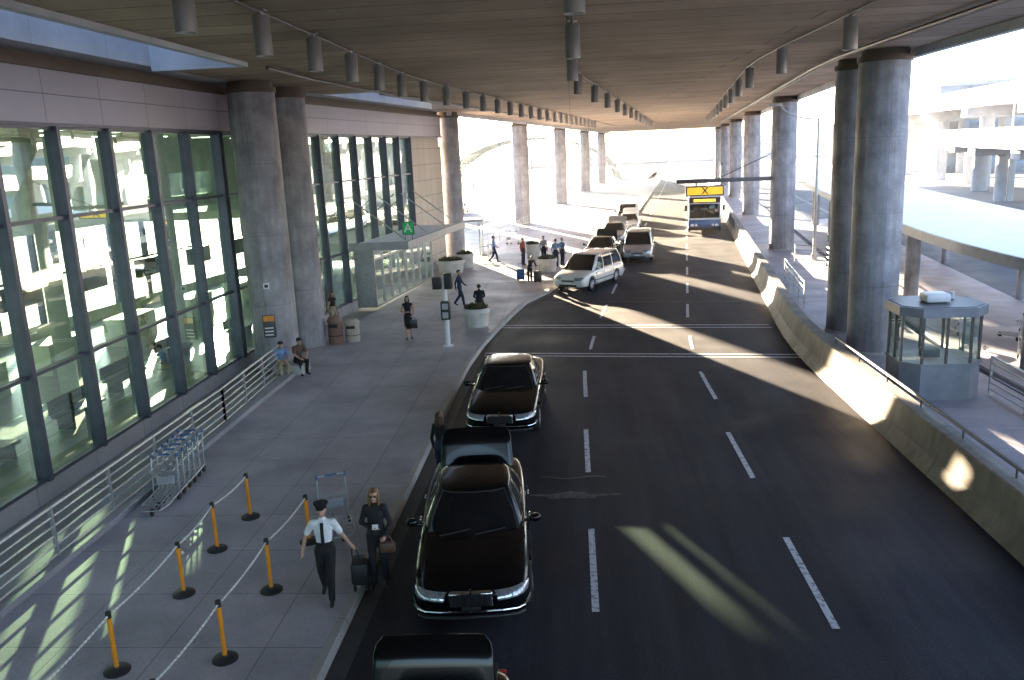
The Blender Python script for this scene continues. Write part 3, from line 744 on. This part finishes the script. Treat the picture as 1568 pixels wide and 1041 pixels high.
# ---------------------------------------------------------------- street furniture
def bollard(x,y):
    e=empty('queue_bollard',(x,y,.13));mb=MB();mb.lathe([(.035,.03),(.035,.86),(.0,.86)],n=16);mb.make('post',M['yellow'],e,40)
    mb=MB();mb.lathe([(.0,0),(.19,.0),(.19,.02),(.17,.04),(.05,.055),(.04,.08)],n=28);mb.tube((0,0,.86),(0,0,.95),.042,n=16);mb.ball((0,0,.95),(.042,.042,.02));mb.make('base_and_cap',M['black'],e,40)
rowA=[(-6.8,8.4),(-6.8,10.6),(-6.8,12.8),(-6.9,14.45),(-6.8,15.9)];rowB=[(-5.35,9.0),(-5.3,10.9),(-5.3,12.9),(-5.2,14.75)]
for x,y in rowA+rowB:bollard(x,y)
M['chain']=mat('white_plastic_chain',(.7,.7,.68),.5)
for row in(rowA,rowB):
    for a,b in zip(row[:-1],row[1:]):
        A=Vector((a[0],a[1],1.03));B=Vector((b[0],b[1],1.03));n=int((B-A).length/.09);mb=MB()
        for i in range(n):
            t0=i/n;t1=(i+.6)/n;p=A.lerp(B,t0);q=A.lerp(B,t1);p.z-=.05*4*t0*(1-t0);q.z-=.05*4*t1*(1-t1);mb.tube(p,q,.017,n=6)
            mb.tube(q,A.lerp(B,(i+1)/n)-Vector((0,0,.05*4*((i+1)/n)*(1-(i+1)/n))),.006,n=5)
        mb.make('barrier_chain',M['chain'],None,None)
def cart(x,y,rot,m2):
    e=empty('luggage_cart',(x,y,.13),rot);mb=MB()
    for sx in(-.28,.28):
        mb.pipe([(sx*.6,-.55,.13),(sx,-.3,.16),(sx,.38,.17),(sx,.42,.6),(sx,.50,1.0)],.016)
    mb.pipe([(-.28,.5,1.0),(.28,.5,1.0)],.02);mb.pipe([(-.28,.42,.6),(.28,.42,.6)],.014);mb.pipe([(-.168,-.55,.13),(.168,-.55,.13)],.016)
    for q in(-.3,-.1,.1,.3):mb.pipe([(-.27,q,.17),(.27,q,.17)],.01)
    for q in(-.18,-.09,0,.09,.18):mb.pipe([(q,-.5,.15),(q,.4,.18),(q,.43,.55)],.008)
    mb.pipe([(-.25,.45,.72),(-.25,.2,.72),(.25,.2,.72),(.25,.45,.72)],.012);mb.pipe([(-.25,.22,.58),(.25,.22,.58)],.01)
    for q in (-.15,0,.15):mb.pipe([(q,.2,.72),(q,.22,.58),(q,.43,.56)],.008)
    mb.make('frame',M['steel'],e)
    mb=MB();mb.bbox(-.2,.2,.40,.425,.34,.54,.01);mb.make('panel',M['grey'],e)
    mb=MB();mb.tube((-.12,.5,1.0),(.12,.5,1.0),.022);mb.bbox(-.3,-.26,.46,.54,.94,1.03,.01);mb.bbox(.26,.3,.46,.54,.94,1.03,.01);mb.make('handle',m2,e)
    mb=MB()
    for a,b in((0,-.5),(-.27,.35),(.27,.35)):
        mb.lathe([(0,-.02),(.075,-.02),(.085,0),(.075,.02),(0,.02)],n=18,org=(a,b,.085),axis='X')
    mb.make('wheels',M['rubber'],e)
for i in range(6):cart(-9.0-.03*i,16.5+.33*i,R(6),M['bluecart'])
cart(-4.75,15.2,R(25),M['bluecart'])
for i,(x,y) in enumerate([(-5.9,55.5),(-5.3,56.6),(-4.7,66),(-3.9,66.3),(13.1,28.2),(14.4,27.4),(13.9,31.),(15.2,30)]):cart(x,y,R(30*i),M['bluecart'])
LEAF=[mat('leaf_dark',(.03,.07,.02),.6),mat('leaf_light',(.09,.14,.04),.6),mat('leaf_red',(.16,.05,.05),.6)]
def planter(x,y,r=.6,h=.8,z=.13):
    e=empty('round_planter',(x,y,z));mb=MB();mb.lathe([(r*.82,0),(r*.86,.05),(r*.95,h*.7),(r*1.02,h*.75),(r*1.02,h),(r*.9,h),(r*.88,h-.08)],n=40);mb.make('pot',M['planter'],e,40)
    mb=MB();mb.lathe([(0,h-.09),(r*.89,h-.08)],n=30);mb.make('soil',M['soil'],e,None)
    mb=MB()
    for i in range(320):
        a=random.random()*6.28;q=r*.88*math.sqrt(random.random());c=Vector((q*math.cos(a),q*math.sin(a),h-.08));hh=random.uniform(.1,.38)*(1.1-q/r*.5);d=Vector((random.uniform(-.5,.5),random.uniform(-.5,.5),1)).normalized()
        t=c+d*hh;s_=Vector((-d.y,d.x,random.uniform(-.3,.3))).normalized()*.035
        mb.add([c,t-d*.08+s_,t,t-d*.08-s_],[(0,1,2,3)],random.choice((0,0,1,2)))
    mb.make('plants',LEAF,e,None)
planter(-4.15,34.9,.56,.78);planter(-1.6,50.4,.6);planter(-7.5,51.2,.85,.8);planter(-6.9,53.3,.6,.9);planter(-2.7,56.6,.5,1.)
def bin_(x,y,m,h=1.05,r=.29):
    e=empty('litter_bin',(x,y,.13));mb=MB();mb.lathe([(r*.92,0),(r,.05),(r,h*.78),(r*1.05,h*.8),(r*1.05,h*.86),(r*.7,h),(0,h*1.02)],n=28);mb.make('drum',m,e,35)
    mb=MB();mb.bbox(-r*.6,r*.6,-r*1.06,-r*.6,h*.62,h*.75,.02);mb.lathe([(r*1.01,h*.3),(r*1.01,h*.33)],n=28);mb.make('opening',M['black'],e)
bin_(-9.45,32.2,M['redbrown'],1.1);bin_(-8.85,32.5,M['beige'],.9)
e=empty('pedestrian_signal_post',(-4.85,31.2,.13));mb=MB();mb.lathe([(.2,0),(.2,.03),(.1,.06),(.095,.5),(.09,2.7),(0,2.72)],n=24);mb.make('post',M['white'],e,35)
mb=MB();mb.bbox(-.17,.17,-.22,.12,1.05,1.75,.03);mb.bbox(-.45,-.12,-.15,.15,2.2,2.65,.03);mb.bbox(.0,.3,-.15,.2,2.2,2.8,.03);mb.tube((-.3,0,2.4),(.15,0,2.4),.03);mb.make('signal_heads',M['black'],e)
mb=MB();mb.box(-.11,.11,-.226,-.221,1.45,1.68);mb.box(-.11,.11,-.226,-.221,1.12,1.35);mb.make('signal_faces',M['grey'],e,None)
def colsign(cx,cy,ang,z0,z1,w,m,name='column_sign'):
    e=empty(name,(cx,cy,0),ang);mb=MB();mb.bbox(-w/2,w/2,-.88,-.83,z0,z1,.008,0);mb.make('plate',m,e)
    mb=MB();mb.box(-w/2+.03,w/2-.03,-.889,-.881,z1-(z1-z0)*.28,z1-.03,0);mb.make('header',M['orange'],e,None)
    mb=MB();
    for k in range(3):mb.box(-w/2+.05,w/2-.08,-.889,-.881,z0+.08+k*.12,z0+.12+k*.12)
    mb.make('text_lines',M['white'],e,None)
colsign(-10.75,29.0,R(12),1.3,2.1,.42,M['steeld'])
e=empty('column_number_plate',(-10.75,29,0),R(14));mb=MB();mb.bbox(-.1,.1,-.85,-.82,3.,3.2,.006);mb.make('plate',M['white'],e);mb=MB();mb.box(-.06,.06,-.858,-.851,3.05,3.15);mb.make('symbol',M['black'],e,None)
e=empty('bus_shelter',(-7.4,59.,.13));mb=MB()
for x in(-1,1):
    for y in(-1,1):mb.tube((x,y,0),(x,y,2.5),.04)
mb.bbox(-1.2,1.2,-1.2,1.2,2.5,2.62,.03);mb.make('frame',M['grey'],e);mb=MB();mb.add([(-1,1,.2),(1,1,.2),(1,1,2.4),(-1,1,2.4)],[(0,1,2,3)]);mb.add([(-1,-1,.2),(-1,1,.2),(-1,1,2.4),(-1,-1,2.4)],[(0,1,2,3)]);mb.make('glass',M['boothglass'],e,None)
# ---------------------------------------------------------------- people
SK=mat('skin',(.46,.27,.19),.55,var=.05);SKD=mat('skin_tan',(.33,.19,.12),.55,var=.05)
C={k:mat('cloth_'+k,c,.85,var=.15,vs=12,bump=.2,bs=60) for k,c in dict(white=(.72,.74,.78),black=(.012,.012,.015),blue=(.16,.26,.42),navy=(.02,.03,.07),grey=(.2,.2,.21),red=(.3,.05,.04),khaki=(.33,.27,.18),brownc=(.12,.07,.05)).items()}
HAIR={k:mat('hair_'+k,c,.5,var=.3,vs=40) for k,c in dict(blonde=(.17,.085,.035),brown=(.06,.03,.015),black=(.012,.01,.01),grey=(.3,.29,.28)).items()}
LEA=mat('black_leather',(.02,.018,.017),.35)
LIPS=mat('lips',(.35,.12,.10),.5)
BASE=dict(pel=(0,0,.95),wai=(0,0,1.1),che=(0,0,1.3),nkb=(0,.01,1.43),nk=(0,.0,1.5),hd=(0,-.015,1.63),
 shR=(-.17,0,1.41),elR=(-.225,.03,1.13),wrR=(-.235,-.03,.88),haR=(-.235,-.05,.81),
 hiR=(-.085,0,.92),knR=(-.095,-.02,.50),anR=(-.10,.03,.09),toR=(-.115,-.13,.04))
for k in list(BASE):
    if k.endswith('R'):x,y,z=BASE[k];BASE[k[:-1]+'L']=(-x,y,z)
POSE={
 'stand':{},
 'walk':dict(knR=(-.09,-.16,.52),anR=(-.09,-.22,.10),toR=(-.10,-.39,.07),knL=(.09,.03,.50),anL=(.09,.30,.15),toL=(.10,.17,.05),elR=(-.25,.12,1.15),wrR=(-.25,.10,.90),haR=(-.25,.09,.83),elL=(.23,-.06,1.14),wrL=(.21,-.25,.98),haL=(.2,-.31,.95)),
 'chauffeur':dict(knR=(-.10,.05,.50),anR=(-.11,.28,.16),toR=(-.12,.14,.05),knL=(.08,-.14,.52),anL=(.07,-.17,.10),toL=(.08,-.34,.06),
     elR=(-.31,.07,1.17),wrR=(-.37,.0,.93),haR=(-.38,-.03,.86),elL=(.28,.09,1.15),wrL=(.40,.14,.93),haL=(.44,.15,.87)),
 'clutch':dict(elR=(-.25,.03,1.14),wrR=(-.05,-.2,1.13),haR=(.02,-.22,1.14),elL=(.24,.02,1.13),wrL=(.17,-.18,.98),haL=(.15,-.24,.95),knR=(-.09,-.08,.51),anR=(-.09,-.08,.09),toR=(-.11,-.25,.04)),
 'sit':dict(pel=(0,0,.50),wai=(0,-.03,.66),che=(0,-.1,.86),nkb=(0,-.14,.98),nk=(0,-.17,1.04),hd=(0,-.23,1.15),
     shR=(-.17,-.12,.96),elR=(-.23,-.27,.74),wrR=(-.12,-.42,.62),haR=(-.08,-.48,.60),shL=(.17,-.12,.96),elL=(.23,-.27,.74),wrL=(.12,-.42,.62),haL=(.08,-.48,.60),
     hiR=(-.09,-.02,.46),knR=(-.13,-.44,.50),anR=(-.12,-.42,.09),toR=(-.14,-.58,.04),hiL=(.09,-.02,.46),knL=(.13,-.44,.50),anL=(.12,-.36,.09),toL=(.14,-.52,.04)),
 'lean':dict(wai=(0,-.05,1.09),che=(0,-.18,1.24),nkb=(0,-.26,1.34),nk=(0,-.3,1.4),hd=(0,-.37,1.50),shR=(-.17,-.25,1.32),shL=(.17,-.25,1.32),elR=(-.22,-.38,1.08),elL=(.22,-.38,1.08),wrR=(-.2,-.58,1.0),wrL=(.2,-.58,1.0),haR=(-.19,-.65,.99),haL=(.19,-.65,.99)),
}
def person(name,x,y,rot,pose='stand',top='black',bot='black',hair='brown',skin=None,sleeve='long',skirt=False,jacket=False,hairlen=0,sc_=1.,vox=.017,cap=None,tie=False,shades=False,z=.13,legs=True,female=False):
    skin=skin or SK
    J={k:Vector(v) for k,v in BASE.items()};J.update({k:Vector(v) for k,v in POSE[pose].items()})
    mats=[skin,C[top],C[bot],LEA];B=[];mb=MB()
    def bone(a,b,ra,rb,m,dep=1.):
        a=J[a] if isinstance(a,str) else Vector(a);b=J[b] if isinstance(b,str) else Vector(b)
        d=b-a;k=max(2,int(d.length/.05));q=d.to_track_quat('Z','Y') if d.length>1e-5 else Quaternion()
        if dep!=1.:
            zax=d.normalized();xax=Vector((1,0,0));yax=zax.cross(xax).normalized();xax=yax.cross(zax)
            q=Matrix((xax,yax,zax)).transposed().to_quaternion()
        for p,r in((a,ra),(b,rb)):mb.ball(p,(r,r*dep,r*.9 if dep==1 else r*dep),n=12,k=8,q=q)
        n=14;v=[]
        for p,r in((a,ra),(b,rb)):
            for i in range(n):
                t=2*math.pi*i/n;v.append(p+q@Vector((r*math.cos(t),r*dep*math.sin(t),0)))
        mb.add(v,[(i,(i+1)%n,n+(i+1)%n,n+i) for i in range(n)]+[tuple(range(n))[::-1],tuple(range(n,2*n))])
        B.append((a,b,(ra+rb)/2*(.5+.5*dep),m))
    j=.010 if jacket else 0;w=.88 if female else 1.
    sw=.9 if female else 1.
    for s_ in 'RL':J['sh'+s_].x*=sw
    bone('pel','wai',.155,.135*w+j,1 if (jacket or skirt) else 2,.72);bone('wai','che',.135*w+j,.16*w+j,1,.7);bone('che','nkb',.16*w+j,.11,1,.62)
    bone('shR','shL',.062+j*.6,.062+j*.6,1)
    if jacket:bone('pel','wai',.165,.145,1,.74)
    bone('nkb','nk',.056*w,.052*w,0);bone('nk','hd',.05,.05,0)
    for s in 'RL':
        sl=1 if sleeve!='none' else 0;fl=1 if sleeve=='long' else 0
        e_=J['el'+s]
        if sleeve=='short':
            mid=J['sh'+s].lerp(e_,.75);bone('sh'+s,mid,.062,.058,1);bone(mid,e_,.045,.041,0)
        else:bone('sh'+s,'el'+s,.058*w+j*.5 if sl else .046,.046*w+j*.4 if sl else .037,sl)
        bone('el'+s,'wr'+s,.045*w+j*.4 if fl else .041*w,.036 if fl else .028,fl)
        bone('wr'+s,'ha'+s,.024,.036,0)
        if skirt:
            bone('hi'+s,'kn'+s,.08,.055,0);bone('kn'+s,'an'+s,.054,.032,0)
        else:
            bone('hi'+s,'kn'+s,.098,.074*w,2);bone('kn'+s,'an'+s,.072*w,.056,2)
        bone(J['an'+s]-Vector((0,0,.02)),'to'+s,.045,.036,3)
    if skirt:
        kz=(J['knR']+J['knL'])/2;bone('pel',kz+Vector((0,0,.06)),.165,.19,1 if top==bot else 2,.7)
    h=J['hd']
    mb.ball(h+Vector((0,.015,.02)),(.075,.095,.095));B.append((h,h+Vector((0,0,.04)),.08,0))
    mb.ball(h+Vector((0,-.022,-.05)),(.055*w,.062,.062))
    mb.ball(h+Vector((0,-.098,-.02)),(.012,.022,.022));mb.ball(h+Vector((0,-.085,.0)),(.009,.015,.03))
    for sx in(-1,1):mb.ball(h+Vector((sx*.077,.01,-.01)),(.01,.02,.03))
    raw=obj('body',mb.v,mb.f,mats,None)
    md=raw.modifiers.new('r','REMESH');md.mode='VOXEL';md.voxel_size=vox;md.use_smooth_shade=True
    ms=raw.modifiers.new('s','SMOOTH');ms.iterations=3;ms.factor=.5
    bpy.context.view_layer.update()
    me=bpy.data.meshes.new_from_object(raw.evaluated_get(bpy.context.evaluated_depsgraph_get()));bpy.data.objects.remove(raw)
    me.materials.clear()
    for m_ in mats:me.materials.append(m_)
    pre=[(a,b-a,(b-a).length_squared or 1e-9,r,m_) for a,b,r,m_ in B]
    for p in me.polygons:
        c=p.center;best=9;bi=0
        for a,d,l2,r,m_ in pre:
            t=max(0,min(1,(c-a).dot(d)/l2));q=(c-a-d*t).length-r
            if q<best:best=q;bi=m_
        p.material_index=bi;p.use_smooth=True
    e=empty(name,(x,y,z),rot,sc_)
    link(bpy.data.objects.new('body',me),e)
    mb=MB()
    for s in 'RL':
        hnd=J['ha'+s];d=(hnd-J['wr'+s]).normalized();side=Vector((0,1,0)) if abs(d.z)>.6 else Vector((1,0,0));side=(side-d*side.dot(d)).normalized();inw=d.cross(side)
        if s=='R':inw=-inw
        for i,l in enumerate((.062,.075,.07,.055)):
            a=hnd+side*(-.024+.016*i)+d*.012;b=a+d*l*.5+inw*.006;c=b+(d*.8+inw*.6).normalized()*l*.5
            mb.pipe([a,b,c],.0085,n=7);mb.ball(c,.008,n=7,k=4)
        a=hnd-side*.025-d*.02;b=a+(d*.6-side*.7).normalized()*.035;c=b+d*.03+inw*.01;mb.pipe([a,b,c],.010,n=7);mb.ball(c,.0095,n=7,k=4)
    mb.make('fingers',skin,e)
    mb=MB()
    if shades:
        for sx in(-1,1):mb.ball(h+Vector((sx*.032,-.083,.012)),(.027,.012,.02),m=1);mb.tube(h+Vector((sx*.055,-.07,.015)),h+Vector((sx*.08,.01,.01)),.004,m=1)
    else:
        for sx in(-1,1):mb.ball(h+Vector((sx*.03,-.078,.01)),(.014,.008,.008),m=0);mb.ball(h+Vector((sx*.03,-.085,.01)),(.006,.004,.006),m=1);mb.ball(h+Vector((sx*.03,-.082,.028)),(.017,.006,.004),m=1)
    mb.ball(h+Vector((0,-.083,-.062)),(.022,.006,.006),m=2)
    mb.make('eyes_and_mouth',[M['white'],M['black'],LIPS],e)
    mb=MB();c=h+Vector((0,.018,.032));rr=(.089,.104,.102)
    v=[];n=22;k=12
    for jj in range(k+1):
        th_=math.pi*jj/k
        for i in range(n):
            a=2*math.pi*i/n;fr_=-math.sin(a)
            lim=.52*math.pi if fr_<.25 else .36*math.pi
            lim=lim+(.16*math.pi if fr_<-.3 else 0)
            t2=min(th_,lim);wv=1+.03*math.sin(a*7+jj)
            v.append(c+Vector((rr[0]*math.sin(t2)*math.cos(a)*wv,rr[1]*math.sin(t2)*math.sin(a)*wv,rr[2]*math.cos(t2))))
    f=[]
    for jj in range(k):
        for i in range(n):f.append((jj*n+i,jj*n+(i+1)%n,(jj+1)*n+(i+1)%n,(jj+1)*n+i))
    mb.add(v,f)
    if hairlen:
        mb.ball(h+Vector((0,.065,-.06-hairlen*.4)),(.09,.05,.09+hairlen*.5))
        for sx in(-1,1):mb.ball(h+Vector((sx*.076,.012,-.04-hairlen*.3)),(.026,.055,.08+hairlen*.4))
    mb.make('hair',HAIR[hair],e,60)
    if cap:
        mb=MB();mb.lathe([(.094,.05),(.098,.085),(.125,.125),(.12,.14),(.0,.155)] if cap=='peak' else [(.092,.05),(.09,.09),(.06,.135),(0,.15)],n=28,org=h+Vector((0,.015,.0)))
        q=h+Vector((0,-.1,.06));mb.ball(q,(.07,.055,.008));mb.make('peaked_cap' if cap=='peak' else 'cap',C[cap if cap in C else 'black'],e,40)
    if tie:
        mb=MB();mb.pipe([(0,-.09,1.44),(0,-.122,1.36),(0,-.132,1.26),(0,-.125,1.12),(0,-.122,1.06)],.022)
        t_=mb.make('tie',C['black'],e);t_.scale=(1.3,1,1)
        mb=MB();mb.lathe([(.128,.99),(.128,1.03)],n=24);
        ob=mb.make('belt',LEA,e,None);ob.scale=(1.22,.9,1)
    return e,J
def handbag(par,at,w=.3,h=.22,d=.1,drop=.25,m=None):
    mb=MB();a=Vector(at);mb.bbox(a.x-w/2,a.x+w/2,a.y-d/2,a.y+d/2,a.z-drop-h,a.z-drop,.03)
    mb.pipe([(a.x-w*.35,a.y,a.z-drop),(a.x-w*.2,a.y,a.z-.02),(a.x+w*.2,a.y,a.z-.02),(a.x+w*.35,a.y,a.z-drop)],.01);mb.make('handbag',m or LEA,par)
e,J=person('chauffeur',-4.2,12.6,R(8),'chauffeur','white','black','black',sleeve='short',cap='peak',tie=True,vox=.012,sc_=.98)
mb=MB();mb.bbox(.36,.66,.15,.58,.12,.52,.05);mb.pipe([(.42,.2,.5),(.41,.14,.83),(.49,.14,.83),(.55,.2,.5)],.012);mb.ball((.41,.2,.06),(.03,.06,.06));mb.ball((.62,.2,.06),(.03,.06,.06));mb.make('wheeled_bag',M['black'],e)
e,J=person('woman_in_black_suit',-3.45,13.1,R(5),'clutch','black','black','blonde',jacket=True,shades=True,hairlen=.18,female=True,vox=.012)
handbag(e,(.2,-.22,1.0),.26,.18,.1,.12,m=mat('brown_leather',(.09,.05,.03),.45))
mb=MB();mb.bbox(-.02,.08,-.27,-.25,1.13,1.22,.004);mb.make('papers',M['white'],e)
e,J=person('woman_in_black_dress',-6.6,32.6,R(12),'clutch','black','black','brown',sleeve='none',skirt=True,female=True,hairlen=.04)
handbag(e,(.2,-.1,.9),.3,.35,.12,.1)
person('traveller_by_trunk',-3.05,17.7,R(150),'stand','black','navy','brown',hairlen=.1,female=True,sc_=1.,z=0)
person('traveller_standing',-5.45,39.6,R(80),'walk','navy','navy','black')
person('traveller_standing',-10.1,34.3,R(60),'stand','black','khaki','brown',sleeve='none',female=True,skin=SKD,hairlen=.05)
person('seated_man',-10.0,27.3,R(35),'sit','blue','khaki','black',sleeve='short',cap='black',z=.1)
person('seated_man',-9.55,27.75,R(45),'sit','brownc','black','black',sleeve='short',cap='black',z=.1)
mb=MB();mb.bbox(-10.3,-9.25,27.3,28.15,.13,.5,.04);mb.make('concrete_seat_block',M['kerb'])
person('traveller_with_child',-2.45,46.6,R(30),'lean','black','black','brown',sc_=.9)
person('officer_standing',-1.1,52.2,R(170),'stand','blue','navy','brown',sleeve='short')
person('officer_standing',-.7,52.7,R(130),'stand','blue','navy','grey',sleeve='short')
person('traveller_seated',-4.1,36.0,R(190),'sit','black','black','black',z=.42)
person('traveller_with_cart',-5.2,55.3,R(100),'walk','blue','navy','brown')
person('driver_bending',2.4,47.8,R(200),'lean','black','navy','black',z=0)
person('traveller_waiting',-1.9,54.2,R(20),'stand','grey','black','black')
person('traveller_waiting',-3.2,53.6,R(60),'stand','red','navy','brown')
for x,y,m_ in((1.95,47.2,'black'),(-2.0,46.2,'black'),(-3.0,47.2,'blue')):
    e=empty('suitcase',(x,y,0 if x>0 else .13));mb=MB();mb.bbox(-.22,.22,-.13,.13,.05,.65,.05);mb.pipe([(-.12,.08,.63),(-.12,.08,.95),(.12,.08,.95),(.12,.08,.63)],.012);mb.ball((-.15,0,.04),.04);mb.ball((.15,0,.04),.04);mb.make('case',M[m_],e)
# ---------------------------------------------------------------- haze (scatter volume added so the far end glows and whitens)
hz=bpy.data.materials.new('glare_haze');hz.use_nodes=True;hn=hz.node_tree;hn.nodes.clear()
ho=hn.nodes.new('ShaderNodeOutputMaterial');hv=hn.nodes.new('ShaderNodeVolumeScatter');hv.inputs['Density'].default_value=.00016;hv.inputs['Anisotropy'].default_value=.55;hv.inputs['Color'].default_value=(1,.98,.95,1)
hn.links.new(hv.outputs[0],ho.inputs['Volume'])
mb=MB();mb.box(-160,220,40,420,-1,45);mb.make('glare_haze',hz,None,None)
# ---------------------------------------------------------------- light
az=R(AZ);el=R(10)
w=bpy.data.worlds.new('World');sc.world=w;w.use_nodes=True;t=w.node_tree;bg=t.nodes['Background']
sky=t.nodes.new('ShaderNodeTexSky');sky.sky_type='NISHITA';sky.sun_disc=False;sky.sun_elevation=el;sky.sun_rotation=az
sky.dust_density=1.;sky.air_density=1.;sky.ozone_density=4.
hs=t.nodes.new('ShaderNodeHueSaturation');hs.inputs['Saturation'].default_value=.75
t.links.new(sky.outputs[0],hs.inputs['Color']);t.links.new(hs.outputs[0],bg.inputs[0]);bg.inputs[1].default_value=1.05
sd=bpy.data.lights.new('sun','SUN');sd.energy=90;sd.angle=R(.4);sd.color=(1,.79,.54);so=bpy.data.objects.new('sun',sd);link(so)
dirv=Vector((-math.sin(az)*math.cos(el),-math.cos(az)*math.cos(el),-math.sin(el)))
so.rotation_euler=dirv.to_track_quat('-Z','Y').to_euler();so.location=(-30,80,40)
# ---------------------------------------------------------------- camera
cam=bpy.data.cameras.new('camera');cam.sensor_width=36;cam.lens=36*1300/1568;cam.clip_end=3000;cam.clip_start=.1
co=bpy.data.objects.new('camera',cam);link(co)
th=math.atan(290.8/1300);psi=math.atan(102.8*math.cos(th)/1300);roll=R(2.5)
q=Matrix.Rotation(psi,3,'Z')@Matrix.Rotation(math.pi/2-th,3,'X')@Matrix.Rotation(-roll,3,'Z')
co.rotation_euler=q.to_euler();co.location=(0,0,7.3);sc.camera=co
sc.view_settings.view_transform='Standard';sc.view_settings.look='None';sc.view_settings.exposure=0
